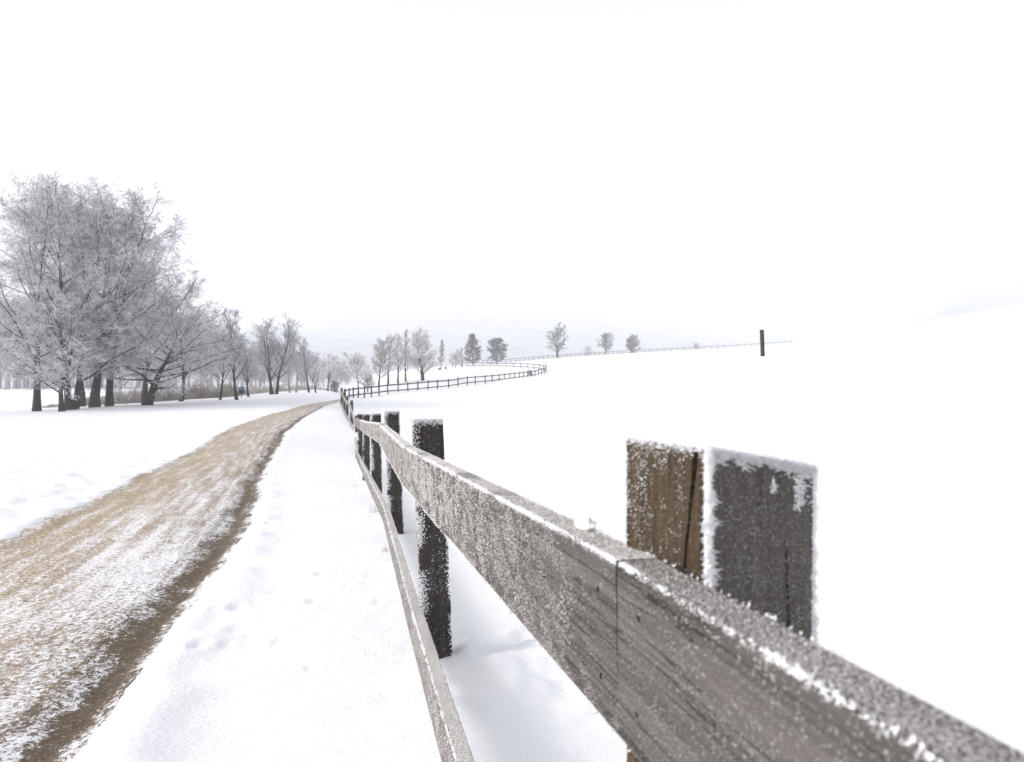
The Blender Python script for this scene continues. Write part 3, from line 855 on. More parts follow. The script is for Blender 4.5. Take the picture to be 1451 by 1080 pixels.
# a lump of snow lying on the top rail
def snow_clump():
    bm = bmesh.new()
    bmesh.ops.create_icosphere(bm, subdivisions=4, radius=1.0)
    a, b = post_face(1, RAIL_DROP), post_face(2, RAIL_DROP)
    a.z = -0.199
    d = (b - a).normalized()
    rr = np.random.default_rng(4)
    lob = rr.normal(size=(18, 3)); lob[:, 2] = np.abs(lob[:, 2]); lob /= np.linalg.norm(lob, axis=1, keepdims=True)
    amp = rr.uniform(0.05, 0.40, 18)
    for v in bm.verts:
        p = v.co.copy()
        k = 0.72 + float((amp * np.exp(-((np.array(p) - lob) ** 2).sum(1) / 0.10)).sum())
        v.co = Vector((p.x * 0.042 * k, p.y * 0.015 * k, p.z * k * 0.012))
    me = bpy.data.meshes.new('snow_clump'); bm.to_mesh(me); bm.free()
    for p in me.polygons: p.use_smooth = True
    me.materials.append(M_FROST)
    o = bpy.data.objects.new('snow_clump', me); COL.objects.link(o)
    yv = Vector((0, 0, 1)).cross(d).normalized()
    pos = a + d * 0.215 + yv * 0.014
    mtx = Matrix((d, yv, d.cross(yv))).transposed().to_4x4(); mtx.translation = pos + Vector((0, 0, 0.003))
    o.matrix_world = mtx
    tag(o, 'small lump of snow lying on the top rail beside the near post', 'snow')
snow_clump()

# ------------------------------------------------------------------ trees
def tubes(Pts, R, sides):
    """Pts (n,k,3), R (n,k) -> verts, quads"""
    n, k, _ = Pts.shape
    T = np.gradient(Pts, axis=1)
    T /= np.linalg.norm(T, axis=2, keepdims=True) + 1e-9
    ref = np.where(np.abs(T[:, :1, 2:3]) > 0.9, np.array([1.0, 0, 0]), np.array([0, 0, 1.0]))
    ref = np.broadcast_to(ref, T.shape)
    A = np.cross(T, ref); A /= np.linalg.norm(A, axis=2, keepdims=True) + 1e-9
    B = np.cross(T, A)
    ang = np.arange(sides) * 2 * np.pi / sides
    V = Pts[:, :, None, :] + R[:, :, None, None] * (A[:, :, None, :] * np.cos(ang)[None, None, :, None] + B[:, :, None, :] * np.sin(ang)[None, None, :, None])
    base = (np.arange(n) * k * sides)[:, None, None]
    i = base + (np.arange(k - 1) * sides)[None, :, None] + np.arange(sides)[None, None, :]
    j = base + (np.arange(k - 1) * sides)[None, :, None] + ((np.arange(sides) + 1) % sides)[None, None, :]
    q = np.stack([i, j, j + sides, i + sides], -1).reshape(-1, 4)
    return V.reshape(-1, 3), q

def sample(Pts, R, idx, t):
    k = Pts.shape[1]
    f = t * (k - 1)
    i = np.minimum(f.astype(int), k - 2); w_ = (f - i)[:, None]
    p = Pts[idx, i] * (1 - w_) + Pts[idx, i + 1] * w_
    d = Pts[idx, i + 1] - Pts[idx, i]
    d /= np.linalg.norm(d, axis=1, keepdims=True) + 1e-9
    r = R[idx, i] * (1 - w_[:, 0]) + R[idx, i + 1] * w_[:, 0]
    return p, d, r

def branch(rng, p, d, L, r0, r1, k, wob, up):
    n = len(p)
    Pts = np.empty((n, k, 3)); Pts[:, 0] = p
    cur = d.copy()
    for i in range(1, k):
        cur = cur + rng.normal(size=(n, 3)) * wob + np.array([0, 0, 1.0]) * np.reshape(up, (-1, 1)) / k
        cur /= np.linalg.norm(cur, axis=1, keepdims=True) + 1e-9
        Pts[:, i] = Pts[:, i - 1] + cur * (L / (k - 1))[:, None]
    R = r0[:, None] + (r1 - r0)[:, None] * np.linspace(0, 1, k)[None, :]
    return Pts, R

def kids(rng, Pts, R, m, trange, ang, lenf, k, wob, up, rmin, r_ratio=0.55, flat=0.0):
    n = Pts.shape[0]
    idx = np.repeat(np.arange(n), m)
    t = np.tile((np.arange(m) + 0.5) / m, n) + rng.normal(size=n * m) * 0.5 / m
    t = trange[0] + (trange[1] - trange[0]) * np.clip(t, 0, 1)
    p, d, r = sample(Pts, R, idx, t)
    PL = np.linalg.norm(np.diff(Pts, axis=1), axis=2).sum(1)[idx]
    a = np.cross(d, rng.normal(size=d.shape) * np.array([1, 1, 1 - flat])); a /= np.linalg.norm(a, axis=1, keepdims=True) + 1e-9
    th = np.radians(ang[0] + (ang[1] - ang[0]) * rng.random(len(idx)))
    nd_ = d * np.cos(th)[:, None] + a * np.sin(th)[:, None]
    L = (0.55 * PL + 0.45 * np.mean(PL)) * lenf * (1.05 - 0.7 * t) * (0.6 + 0.8 * rng.random(len(idx)))
    r0 = np.maximum(r * r_ratio, rmin)
    return branch(rng, p, nd_, L, r0, np.maximum(r0 * 0.35, rmin * 0.7), k, wob, np.full(len(idx), up))

def tree_meshes(seed, H, rad, stems, first=0.25, spread=0.55, n1=22, n2=9, n3=9, n4=0, rmin=0.010, up=(0.5, 0.25, 0.1), shape='round', trunk_lean=(0, 0), a1=(45, 80), wob=0.10, lowr=None):
    """Trunk arrays and crown arrays for one bare rimed tree of height H and trunk radius rad, base at the origin."""
    rng = np.random.default_rng(seed)
    tv, tq, cv, cq = [], [], [], []
    nt, nc = 0, 0
    for si in range(stems):
        k = 12
        lean = np.array([trunk_lean[0], trunk_lean[1], 1.0])
        if stems > 1:
            a = 2 * np.pi * si / stems + seed
            lean = lean + np.array([math.cos(a), math.sin(a), 0]) * 0.16
        lean /= np.linalg.norm(lean)
        hh = H * (1 if si == 0 else rng.uniform(0.85, 0.98)) * 0.97
        p0 = np.zeros((1, 3)) + (np.array([[math.cos(si * 3.1 + seed), math.sin(si * 3.1 + seed), 0]]) * rad * 0.9 if stems > 1 else 0)
        p0[0, 2] = -0.3
        T, R = branch(rng, p0, lean[None, :], np.array([hh + 0.3]), np.array([rad]), np.array([rad * 0.12]), k, 0.05, np.array([0.5]))
        # stretch so that the tip ends at the height asked for
        R = rad * (0.06 + 0.94 * (1 - np.linspace(0, 1, k)[None, :]) ** 1.35)
        R[0, 0] *= 1.35; R[0, 1] *= 1.08
        v, q = tubes(T, R, 8); tv.append(v); tq.append(q + nt); nt += len(v)
        # limbs
        m = n1
        t = first + (0.97 - first) * (np.arange(m) + rng.random(m)) / m
        idx = np.zeros(m, int)
        p, d, r = sample(T, R, idx, t)
        az = np.arange(m) * 2.39996 + rng.normal(size=m) * 0.4
        el = np.radians(rng.uniform(*a1, size=m)) * (1.0 - 0.45 * ((t - first) / (1 - first)) ** 2)          # from vertical
        out = np.stack([np.cos(az), np.sin(az), np.zeros(m)], 1)
        dirs = out * np.sin(el)[:, None] + np.array([0, 0, 1.0]) * np.cos(el)[:, None] + 0.2 * d
        dirs /= np.linalg.norm(dirs, axis=1, keepdims=True)
        tt = (t - first) / (1 - first)
        if shape == 'round': pr = 0.35 + 0.75 * np.sqrt(np.clip(1 - (2 * tt - 0.75) ** 2 / 1.6, 0.05, 1))
        elif shape == 'cone': pr = 1.05 - 0.65 * tt
        elif shape == 'vase': pr = 0.95 - 0.35 * tt
        else: pr = 0.9 - 0.2 * tt
        L = H * spread * 0.5 * pr * rng.uniform(0.75, 1.2, size=m)
        B1, R1 = branch(rng, p, dirs, L, np.maximum(r * 0.5, rmin * 2.0), np.full(m, rmin * 1.3), 8, wob, np.full(m, up[0]))
        v, q = tubes(B1, R1, 5); tv.append(v); tq.append(q + nt); nt += len(v)
        B2, R2 = kids(rng, B1, R1, n2, (0.15, 1.0), (25, 60), 0.55, 6, wob * 1.3, up[1], rmin * 1.15)
        v, q = tubes(B2, R2, 4); cv.append(v); cq.append(q + nc); nc += len(v)
        if n3:
            B3, R3 = kids(rng, B2, R2, n3, (0.12, 1.0), (22, 60), 0.55, 4, wob * 1.5, up[2], rmin)
            v, q = tubes(B3, R3, 3); cv.append(v); cq.append(q + nc); nc += len(v)
            if n4:
                B4, R4 = kids(rng, B3, R3, n4, (0.2, 1.0), (25, 65), 0.6, 3, wob * 1.5, up[2], rmin * 0.9)
                v, q = tubes(B4, R4, 3); cv.append(v); cq.append(q + nc); nc += len(v)
    return (np.concatenate(tv), np.concatenate(tq)), (np.concatenate(cv), np.concatenate(cq))

TREE_DATA = {}
def plant_tree(name, label, u, vb, vt, Y, seed, rad_px, bark, twig, group, rotz=0.0, cat='tree', **kw):
    base = P(u, vb, Y)
    H = (vb - vt) / FPX * Y
    zg = G(base.x, Y)
    base.z = zg
    H = (CV - vt) / FPX * Y - zg
    root = empty(name, base, rotz)
    tag(root, label, cat, group)
    (tv, tq), (cv, cq) = tree_meshes(seed, H, rad_px / FPX * Y / 2, kw.pop('stems', 1), **kw)
    top = max(cv[:, 2].max(), tv[:, 2].max())
    k = H / np.percentile(cv[:, 2], 99.7)
    tv[:, 2] *= k; cv[:, 2] *= k
    mesh_np('trunk', tv, [tq], bark, root, smooth=True)
    mesh_np('crown', cv, [cq], twig, root)
    return root

GR = 'tall rimed trees of the grove'
BIG = dict(n1=24, n2=11, n3=8, n4=5, rmin=0.0115, up=(0.35, 0.0, -0.25), a1=(35, 85), wob=0.12)
plant_tree('deciduous_tree', 'tall frosted tree with a forked dark trunk behind the low white branches', 101, 582, 258, 46, 11, 10, M_BARK, M_TWIG, GR, first=0.16, spread=0.81, shape='round', stems=2, **{**BIG, 'n1': 22})
plant_tree('deciduous_tree', 'tall frosted tree with a thick dark trunk, next to the straight one in the grove', 134, 577.5, 258, 48, 12, 13, M_BARK, M_TWIG, GR, first=0.20, spread=0.66, shape='round', **BIG)
plant_tree('deciduous_tree', 'tall frosted tree with a straight dark trunk, left of the leaning tree', 155, 576, 270, 49, 13, 10, M_BARK, M_TWIG, GR, first=0.2, spread=0.58, shape='round', **BIG)
plant_tree('deciduous_tree', 'tall tree with a thin second stem behind the thick trunks of the grove', 117, 578, 268, 52, 14, 7, M_BARK, M_TWIG, GR, first=0.22, spread=0.72, shape='round', **BIG)
plant_tree('leaning_tree', 'low spreading frosted tree with a short dark trunk leaning to the right', 207, 574.5, 424, 50, 15, 14, M_BARK, M_TWIG, GR, first=0.22, spread=1.38, shape='round', trunk_lean=(0.42, 0.0), **{**BIG, 'up': (0.15, 0.0, -0.2), 'a1': (50, 95), 'n1': 24})
plant_tree('deciduous_tree', 'mid sized frosted tree behind the leaning trunk, filling the right flank of the grove', 205, 571, 335, 56, 16, 8, M_BARK, M_TWIG, GR, first=0.16, spread=0.81, shape='round', **BIG)
plant_tree('deciduous_tree', 'open bare tree with long upswept branches at the right edge of the grove', 256, 568, 396, 57, 17, 6, M_BARK, M_TWIGDARK, GR, first=0.2, spread=0.79, shape='vase', n1=14, n2=8, n3=8, n4=2, rmin=0.013, up=(0.7, 0.35, 0.1), a1=(25, 60), trunk_lean=(0.12, 0))
plant_tree('deciduous_tree', 'low frosted tree with white drooping branches in front of the forked trunk', 88, 584, 420, 44, 18, 8, M_BARK, M_TWIG, GR, first=0.2, spread=1.04, shape='round', **{**BIG, 'n1': 20})

plant_tree('deciduous_tree', 'tall frosted tree at the far left of the grove, its crown reaching the picture edge', 52, 584, 250, 46, 19, 10, M_BARK, M_TWIG, GR, first=0.18, spread=0.80, shape='round', **{**BIG, 'n1': 22})
ROW = 'slender bare trees in the row beyond the path'
SL = dict(n1=17, n2=8, n3=6, n4=2, rmin=0.0095, up=(0.75, 0.4, 0.15), a1=(25, 58), wob=0.09)
plant_tree('slender_tree', 'slender bare tree, first of the row right of the grove', 312, 567, 463, 58, 21, 4.0, M_BARK, M_TWIGDARK, ROW, first=0.28, spread=0.88, shape='cone', **SL)
plant_tree('slender_tree', 'tall bare tree with a dark trunk just left of the blue bin', 336, 568, 437, 60, 22, 5.2, M_BARK, M_TWIGDARK, ROW, first=0.25, spread=0.81, shape='vase', trunk_lean=(-0.03, 0), **{**SL, 'n1': 18, 'n3': 9})
plant_tree('slender_tree', 'short bare tree just right of the blue bin', 352, 562, 492, 64, 23, 4.0, M_BARK, M_TWIGDARK, ROW, first=0.3, spread=0.84, shape='vase', trunk_lean=(-0.06, 0), **SL)
plant_tree('slender_tree', 'bare tree leaning left beside the double trunk', 384, 559, 450, 66, 24, 4.4, M_BARK, M_TWIGDARK, ROW, first=0.25, spread=0.81, shape='vase', trunk_lean=(-0.09, 0), **SL)
plant_tree('slender_tree', 'bare tree with a double dark trunk in the middle of the row', 389, 559, 446, 67, 25, 4.8, M_BARK, M_TWIGDARK, ROW, first=0.22, spread=0.84, shape='vase', stems=2, trunk_lean=(0.02, 0), **SL)
plant_tree('slender_tree', 'pale frosted thin tree, left one of the pale pair', 411, 557, 464, 73, 26, 3.6, M_BARKPALE, M_TWIGDARK, ROW, first=0.35, spread=0.63, shape='vase', **SL)
plant_tree('slender_tree', 'pale frosted thin tree, right one of the pale pair', 419, 556.5, 468, 74, 27, 3.6, M_BARKPALE, M_TWIGDARK, ROW, first=0.35, spread=0.73, shape='vase', trunk_lean=(0.05, 0), **SL)
plant_tree('slender_tree', 'thin bare tree leaning left, right of the pale pair', 438, 556, 478, 76, 28, 3.2, M_BARK, M_TWIGDARK, ROW, first=0.3, spread=0.73, shape='cone', trunk_lean=(-0.06, 0), **SL)
plant_tree('slender_tree', 'small crooked tree, second last of the row', 447, 555.5, 512, 77, 29, 2.8, M_BARK, M_TWIGPALE, ROW, first=0.3, spread=1.22, shape='round', **SL)
plant_tree('slender_tree', 'small whitish tree ending the row before the fence corner', 464, 554, 498, 84, 30, 2.8, M_BARK, M_TWIGPALE, ROW, first=0.35, spread=1.01, shape='round', **SL)

FAR = 'frosted trees behind the far run of the fence'
WH = dict(n1=22, n2=9, n3=8, n4=2, rmin=0.018, up=(0.5, 0.25, 0.1), a1=(30, 75), wob=0.11)
plant_tree('frosted_tree', 'white frosted tree with a thin dark trunk standing at the start of the far rails', 508, 560, 497, 92, 31, 2.6, M_BARK, M_TWIGPALE, FAR, first=0.35, spread=0.98, shape='round', **WH)
plant_tree('frosted_tree', 'brownish frosted tree behind the far rails, left of the round tree', 537, 547, 478, 104, 32, 3.0, M_BARK, M_TWIGBROWN, FAR, first=0.22, spread=0.62, shape='round', trunk_lean=(-0.06, 0), **WH)
plant_tree('frosted_tree', 'grey topped frosted tree behind the brownish one', 550, 546, 472, 108, 33, 3.0, M_BARK, M_TWIGPALE, FAR, first=0.25, spread=0.5, shape='round', **WH)
plant_tree('frosted_tree', 'tall thin frosted tree with a dark lower trunk, left of a second thin one', 564, 542, 474, 109, 34, 2.8, M_BARK, M_TWIGPALE, FAR, first=0.25, spread=0.52, shape='cone', **WH)
plant_tree('frosted_tree', 'tall thin frosted tree touching the round tree on its left', 575, 541, 467, 110, 35, 2.8, M_BARK, M_TWIGPALE, FAR, first=0.22, spread=0.48, shape='cone', **WH)
plant_tree('round_tree', 'big round frosted tree with a short forked dark trunk behind the far rails', 599, 539.5, 465, 110, 36, 3.4, M_BARK, M_TWIGPALE, FAR, first=0.16, spread=1.04, shape='vase', stems=2, **{**WH, 'n1': 22, 'n3': 9, 'n4': 3, 'a1': (12, 75)})
plant_tree('frosted_tree', 'pale narrow tree right of the big round one', 625, 525, 481, 165, 37, 2.2, M_BARKPALE, M_TWIGBROWN, FAR, first=0.15, spread=0.52, shape='cone', **{**WH, 'rmin': 0.03, 'a1': (15, 45)})
plant_tree('frosted_tree', 'low white shrubby tree right of the pale narrow one', 645, 520, 496, 205, 38, 2.0, M_BARKPALE, M_TWIGPALE, FAR, first=0.1, spread=1.10, shape='round', **{**WH, 'rmin': 0.035})
plant_tree('bush', 'crooked little frosted bush beside the white tree at the far rails', 521, 555, 528, 96, 39, 2.2, M_BARK, M_TWIGPALE, FAR, cat='bush', first=0.15, spread=1.10, shape='round', **WH)
plant_tree('sapling', 'thin dark bare sapling just left of the left pine', 655, 518.5, 492, 215, 40, 2.0, M_BARK, M_TWIGDARK, FAR, first=0.25, spread=0.59, shape='round', **{**WH, 'rmin': 0.03, 'n1': 12})

HG = 'bare trees along the hill fence'
HT = dict(n1=20, n2=8, n3=7, n4=2, rmin=0.034, up=(0.4, 0.2, 0.1), a1=(25, 75), wob=0.09)
plant_tree('hill_tree', 'large bare spreading tree on the skyline at the hill fence', 790, 507, 457, 249, 41, 4.2, M_BARK, M_TWIGHILL, HG, first=0.14, spread=1.10, shape='vase', **HT)
plant_tree('hill_tree', 'rounded bare tree on the skyline, left of two similar ones', 858, 502.5, 471, 259, 42, 2.5, M_BARK, M_TWIGHILL, HG, first=0.15, spread=1.10, shape='round', **HT)
plant_tree('hill_tree', 'wider rounded bare tree on the skyline, right of two similar ones', 896, 500.5, 474, 264, 43, 2.5, M_BARK, M_TWIGHILL, HG, stems=2, first=0.10, spread=1.10, shape='vase', **HT)
plant_tree('bush', 'faint low bush on the skyline between the last hill tree and the lone post', 986, 496, 485, 290, 44, 1.5, M_BARKPALE, M_TWIGPALE, HG, cat='bush', first=0.05, spread=1.90, shape='vase', **HT)
plant_tree('bush', 'faint low bush on the skyline right of the large bare tree', 832, 505, 490, 275, 45, 1.5, M_BARKPALE, M_TWIGPALE, HG, cat='bush', first=0.05, spread=1.80, shape='vase', **HT)
plant_tree('bush', 'rusty brown bush at the end of the tree row beside the fence corner', 474, 554, 538, 90, 46, 1.5, M_BARK, M_TWIGBROWN, None, cat='bush', first=0.05, spread=1.50, shape='vase', **{**WH, 'rmin': 0.016})
plant_tree('bush', 'tan dry bush pressed against the fence at the hairpin', 752, 534.5, 524.5, 140, 47, 1.5, M_TWIGBROWN, make_twig('tan_twigs', (0.22, 0.15, 0.09), (0.5, 0.42, 0.34), 0.4, 0.7), None, cat='bush', first=0.05, spread=1.50, shape='vase', **{**WH, 'rmin': 0.02})

# snowy pines
def pine(label, u, vb, vt, Y, seed, width_px, taper):
    rng = np.random.default_rng(seed)
    base = P(u, vb, Y); base.z = G(base.x, Y)
    H = (CV - vt) / FPX * Y - base.z
    Wd = width_px / FPX * Y / 2
    root = empty('pine_tree', base)
    tag(root, label, 'tree', 'dark pines with snow on their boughs')
    T, R = branch(rng, np.array([[0, 0, -0.3]]), np.array([[0, 0, 1.0]]), np.array([H * 0.97]), np.array([0.22]), np.array([0.03]), 10, 0.03, np.array([0.3]))
    v, q = tubes(T, R, 8)
    mesh_np('trunk', v, [q], M_BARK, root, smooth=True)
    m = 70
    t = 0.08 + 0.90 * (np.arange(m) + rng.random(m)) / m
    p, d, r = sample(T, R, np.zeros(m, int), t)
    az = np.arange(m) * 2.39996 + rng.normal(size=m) * 0.5
    el = np.radians(rng.uniform(55, 90, m) - 30 * t)
    out = np.stack([np.cos(az) * np.sin(el), np.sin(az) * np.sin(el), np.cos(el)], 1)
    prof = np.interp(t, [0, 0.1, 0.3, 0.55, 0.8, 1], taper)
    L = Wd * prof * rng.uniform(0.5, 1.25, m)
    B, RB = branch(rng, p, out, L, np.full(m, 0.05), np.full(m, 0.02), 6, 0.10, np.full(m, 0.25))
    bv, bq = tubes(B, RB, 4)
    cv, cq = [bv], [bq]; n0 = len(bv)
    # needle tufts: short spiky bunches
    nT = 1250
    idx = rng.integers(0, m, nT); tt = np.sqrt(rng.random(nT)) * 0.8 + 0.2
    pp, dd, _ = sample(B, RB, idx, tt)
    pp = pp + rng.normal(size=pp.shape) * np.array([0.22, 0.22, 0.14]) * (0.5 + Wd / 4)
    nq = 7
    pos = np.repeat(pp, nq, 0)
    dirn = rng.normal(size=(nT * nq, 3)) + np.array([0, 0, 0.5]) + np.repeat(dd, nq, 0)
    dirn /= np.linalg.norm(dirn, axis=1, keepdims=True)
    ln = 0.25 + 0.35 * rng.random(nT * nq)
    sv, sf = spikes(pos, dirn, ln, 0.075)
    mesh_np('crown', np.concatenate([bv, sv]), [bq, sf + n0], M_NEEDLE, root)
    # snow on the boughs
    ns = 130
    idx = rng.integers(0, m, ns); tt = 0.35 + 0.65 * rng.random(ns)
    pp, dd, _ = sample(B, RB, idx, tt)
    pp[:, 2] += 0.16
    V, Fc = [], []
    for i in range(ns):
        a = 0.16 + 0.26 * rng.random(); b = a * 0.75; h = 0.09 + 0.08 * rng.random()
        ph = rng.random() * 6.28
        o = len(V)
        for k in range(7):
            an = ph + k * 6.283 / 7; rr = 0.8 + 0.4 * rng.random()
            V.append(pp[i] + np.array([a * rr * math.cos(an), b * rr * math.sin(an), -0.05 - 0.05 * rng.random()]))
        V.append(pp[i] + np.array([0, 0, h])); V.append(pp[i] - np.array([0, 0, h]))
        for k in range(7): Fc.append((o + k, o + (k + 1) % 7, o + 7)); Fc.append((o + (k + 1) % 7, o + k, o + 8))
    mesh_np('snow', np.array(V), [np.array(Fc)], M_SNOW, root, smooth=True)
pine('taller pointed dark pine with snowy boughs, left of the pair', 670, 517.5, 471.5, 222, 51, 36, [0.85, 1.0, 0.95, 0.62, 0.30, 0.06])
pine('shorter broad dark pine with snowy boughs, right of the pair', 704, 515, 480, 224, 52, 38, [0.8, 1.0, 1.0, 0.8, 0.5, 0.12])

# reeds and the far wood: uncountable
def reeds():
    rng = np.random.default_rng(61)
    n = 9000
    u = np.concatenate([rng.uniform(60, 330, n), rng.uniform(330, 480, n // 4)])
    n = len(u)
    Y = np.interp(u, [60, 200, 330, 480], [56, 58, 66, 92]) + rng.uniform(0, 6, n)
    x = (u - CU) / FPX * Y
    z = g0(x, Y)
    hh = (0.6 + 1.1 * rng.random(n)) * np.where(u < 330, 1.0, 0.8) * (0.75 + 0.6 * vnoise(u / 9, u * 0, 3))
    hh *= np.interp(u, [60, 190, 220, 300, 330, 480], [0.15, 0.9, 1.25, 1.2, 0.9, 0.7])
    d = np.stack([rng.normal(size=n) * 0.22, rng.normal(size=n) * 0.2, np.ones(n)], 1)
    Pt, R = branch(rng, np.stack([x, Y, z - 0.05], 1), d / np.linalg.norm(d, axis=1, keepdims=True), hh, np.full(n, 0.013), np.full(n, 0.008), 4, 0.07, np.full(n, -0.15))
    v, q = tubes(Pt, R, 3)
    o = mesh_np('reeds', v, [q], M_REED)
    tag(o, 'belt of dry frosted reeds behind the grove and tree row', 'reeds', None, 'stuff')
reeds()

def far_wood():
    protos = []
    for s in range(5):
        (tv, tq), (cv, cq) = tree_meshes(200 + s, 12.0, 0.22, 1, first=0.12, spread=0.75, n1=16, n2=7, n3=5, rmin=0.06, up=(0.5, 0.2, 0.1), shape='round', a1=(30, 80))
        protos.append((np.concatenate([tv, cv]), np.concatenate([tq, cq + len(tv)])))
    rng = np.random.default_rng(77)
    V, Q, n0 = [], [], 0
    for i in range(150):
        u = rng.uniform(-40, 500); Y = rng.uniform(150, 235)
        top = np.interp(u, [-40, 200, 290, 340, 420, 470, 500], [440, 455, 472, 484, 500, 508, 516]) + rng.uniform(-4, 16)
        x = (u - CU) / FPX * Y; z = G(x, Y)
        H = (CV - top) / FPX * Y - z
        if H < 3: continue
        v, q = protos[i % 5]
        k = H / 12.5; a = rng.random() * 6.28; ca, sa = math.cos(a), math.sin(a)
        kw = k * rng.uniform(0.9, 1.3)
        vv = np.stack([(v[:, 0] * ca - v[:, 1] * sa) * kw + x, (v[:, 0] * sa + v[:, 1] * ca) * kw + Y, v[:, 2] * k + z], 1)
        V.append(vv); Q.append(q + n0); n0 += len(vv)
    o = mesh_np('far_wood', np.concatenate(V), [np.concatenate(Q)], M_WOODS)
    tag(o, 'hazy frosted wood in the distance behind the tree row', 'wood', None, 'stuff')
far_wood()

# ------------------------------------------------------------------ small things
def box_bm(bm, cx, cy, cz, sx, sy, sz, bev=0.0):
    r = bmesh.ops.create_cube(bm, size=1.0, matrix=Matrix.Translation((cx, cy, cz)) @ Matrix.Diagonal((sx, sy, sz, 1)))
    if bev:
        es = list({e for v in r['verts'] for e in v.link_edges})
        bmesh.ops.bevel(bm, geom=es, offset=bev, segments=2, affect='EDGES')
def bm_obj(name, bm, mat, parent=None):
    me = bpy.data.meshes.new(name); bm.to_mesh(me); bm.free(); me.materials.append(mat)
    o = bpy.data.objects.new(name, me); COL.objects.link(o)
    if parent: o.parent = parent
    return o

M_BLUE = make_plain('blue_grey_plastic', (0.10, 0.13, 0.22), 0.3, 4)
M_INK = make_plain('dark_plastic', (0.012, 0.014, 0.025), 0.3, 4)
M_GREEN = make_plain('dark_green_board', (0.02, 0.05, 0.045), 0.3, 4)

def litter_bin():
    b = P(342.3, 563, 62); b.z = G(b.x, 62)
    zc = P(342, 553.5, 62).z - b.z
    r = empty('litter_bin', b)
    tag(r, 'small blue bin with a dark base between two trunks of the tree row', 'litter bin')
    bm = bmesh.new()
    bmesh.ops.create_cone(bm, cap_ends=True, segments=16, radius1=0.21, radius2=0.25, depth=0.34, matrix=Matrix.Translation((0, 0, zc - 0.12)))
    bm_obj('bin_body', bm, M_INK, r)
    bm = bmesh.new()
    bmesh.ops.create_cone(bm, cap_ends=True, segments=16, radius1=0.27, radius2=0.25, depth=0.24, matrix=Matrix.Translation((0, 0, zc + 0.17)))
    bmesh.ops.create_cone(bm, cap_ends=True, segments=16, radius1=0.25, radius2=0.12, depth=0.08, matrix=Matrix.Translation((0, 0, zc + 0.33)))
    bm_obj('bin_hood', bm, M_BLUE, r)
    bm = bmesh.new()
    bmesh.ops.create_cone(bm, cap_ends=True, segments=10, radius1=0.03, radius2=0.03, depth=zc + 0.1, matrix=Matrix.Translation((0, 0, (zc - 0.3) / 2)))
    bm_obj('bin_post', bm, M_BARKPALE, r)
litter_bin()

def sign_board():
    b = P(640, 520.5, 215); b.z = G(b.x, 215)
    r = empty('sign_board', b)
    tag(r, 'small dark green board on a dark post left of the pines', 'sign')
    zt = P(640, 508.5, 215).z - b.z
    bm = bmesh.new(); box_bm(bm, 0.25, 0, zt / 2, 0.22, 0.18, zt, 0.02); bm_obj('post', bm, M_BARK, r)
    bm = bmesh.new(); box_bm(bm, -0.15, -0.13, zt - 0.6, 0.85, 0.06, 1.2, 0.02); bm_obj('panel', bm, M_GREEN, r)
sign_board()

def stump(u, vb, Y, sz, label, seed):
    b = P(u, vb, Y); b.z = G(b.x, Y)
    bm = bmesh.new()
    bmesh.ops.create_cone(bm, cap_ends=True, segments=14, radius1=sz * 0.6, radius2=sz * 0.45, depth=sz * 1.4, matrix=Matrix.Translation((0, 0, sz * 0.55)))
    rr = random.Random(seed)
    bmesh.ops.subdivide_edges(bm, edges=bm.edges[:], cuts=1)
    for v in bm.verts: v.co += Vector((rr.uniform(-1, 1), rr.uniform(-1, 1), rr.uniform(-1, 1))) * sz * 0.06
    o = bm_obj('stump', bm, M_BARK); o.location = b
    tag(o, label, 'stump', 'small dark stumps on the snow')
stump(622.5, 524.5, 165, 0.42, 'lower dark stump on the snow under the pale narrow tree', 1)
stump(631.5, 521.5, 185, 0.5, 'upper dark stump on the snow nearer the green board', 2)

def lone_post():
    b = P(1081.0, 506.5, 36); t = P(1079.2, 467.5, 36)
    b.z = min(b.z, G(b.x, 36) + 0.02) - 0.0
    o = post_mesh('field_post', 0.155, (t.z - b.z) + 0.25, [M_FIELD, M_FIELD], None, dtop=((t.x - b.x), 0), nz=10, seed=5)
    o.location = (b.x, 36, b.z - 0.25)
    o.rotation_euler = (0, 0, 0.3)
    tag(o, 'lone slim dark wooden post standing in the white field on the right', 'post')
lone_post()

def rimed_pole():
    Y = 105
    b = P(1297, 474, Y); b.z = G(b.x, Y)
    r = empty('pole', b)
    tag(r, 'faint white rimed pole on the crest of the hill with a drooping wire', 'pole')
    top = P(1297, 438, Y).z - b.z
    T = np.array([[[0, 0, -0.2], [0.02, 0, top * 0.5], [0.0, 0, top]]]); v, q = tubes(T, np.array([[0.085, 0.075, 0.065]]), 8)
    m = make_plain('rimed_pole', (0.62, 0.58, 0.58), 0.1, 3)
    mesh_np('shaft', v, [q], m, r)
    e = P(1358, 449, Y) - b
    ts = np.linspace(0, 1, 12)
    a = np.array([0, 0, top - 0.3])
    pts = a[None, :] + (np.array(e) - a)[None, :] * ts[:, None]; pts[:, 2] -= 0.30 * np.sin(ts * np.pi)
    v, q = tubes(pts[None], np.full((1, 12), 0.045), 6)
    mesh_np('wire', v, [q], M_FROST, r)
rimed_pole()

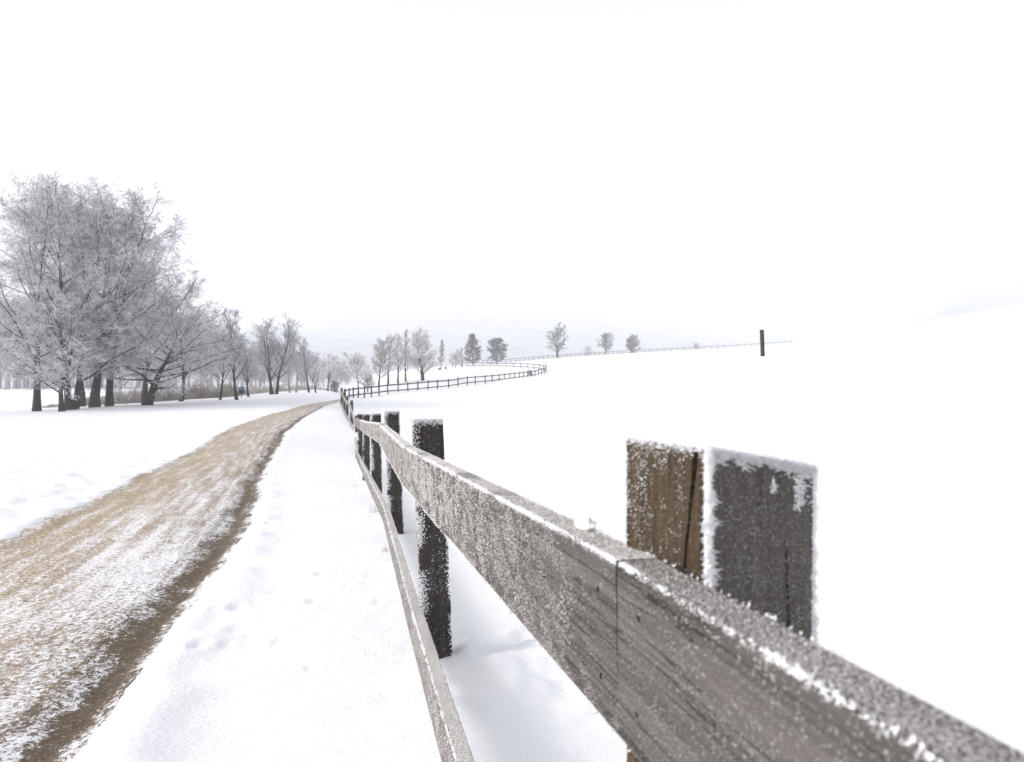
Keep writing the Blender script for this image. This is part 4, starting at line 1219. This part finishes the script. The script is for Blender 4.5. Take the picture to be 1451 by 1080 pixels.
def grass_tuft(u, v, seed, label, n=16, h=0.07):
    # march the pixel ray to the snow
    Y = 1.5
    while Y < 60 and P(u, v, Y).z > G(P(u, v, Y).x, Y): Y *= 1.01
    p = P(u, v, Y)
    rng = np.random.default_rng(seed)
    d = rng.normal(size=(n, 3)) * 0.5 + np.array([0, 0, 1]); d /= np.linalg.norm(d, axis=1, keepdims=True)
    pos = rng.normal(size=(n, 3)) * np.array([0.04, 0.04, 0]); pos[:, 2] = -0.02
    Pt, R = branch(rng, pos, d, h * (0.6 + 0.8 * rng.random(n)) + 0.02, np.full(n, 0.0022), np.full(n, 0.001), 5, 0.15, np.full(n, -0.8))
    vv, q = tubes(Pt, R, 3)
    o = mesh_np('grass_tuft', vv, [q], M_REED)
    zz = float(ground_z(np.array([p.x]), np.array([p.y]))[0][0])
    o.location = (p.x, p.y, zz)
    tag(o, label, 'grass', 'dry grass poking through the snow')
grass_tuft(531, 727, 1, 'curled dry grass beside the lower rail, nearest the third post', 22, 0.09)
grass_tuft(556, 781, 2, 'dry grass beside the lower rail, between the second and third posts', 14, 0.06)
grass_tuft(505, 690, 3, 'sparse dry grass left of the fence at the fourth post', 12, 0.08)
grass_tuft(600, 930, 4, 'short dry grass at the foot of the lower rail near the bottom of the view', 14, 0.05)

# ------------------------------------------------------------------ mist
def haze():
    bm = bmesh.new()
    x0, x1, y0, y1, z0, z1 = -2500, 2500, -40, 1900, -30, 330
    bmesh.ops.create_cube(bm, size=1.0, matrix=Matrix.Translation(((x0 + x1) / 2, (y0 + y1) / 2, (z0 + z1) / 2)) @ Matrix.Diagonal((x1 - x0, y1 - y0, z1 - z0, 1)))
    m = bpy.data.materials.new('haze'); m.use_nodes = True
    t = m.node_tree; t.nodes.clear()
    out = t.nodes.new('ShaderNodeOutputMaterial')
    pv = t.nodes.new('ShaderNodeVolumePrincipled')
    pv.inputs['Color'].default_value = (0.97, 0.975, 1.0, 1)
    pv.inputs['Density'].default_value = 0.0012
    pv.inputs['Anisotropy'].default_value = 0.0
    t.links.new(pv.outputs[0], out.inputs['Volume'])
    o = bm_obj('haze', bm, m)
    tag(o, 'pale winter mist', None, None, 'stuff')
haze()
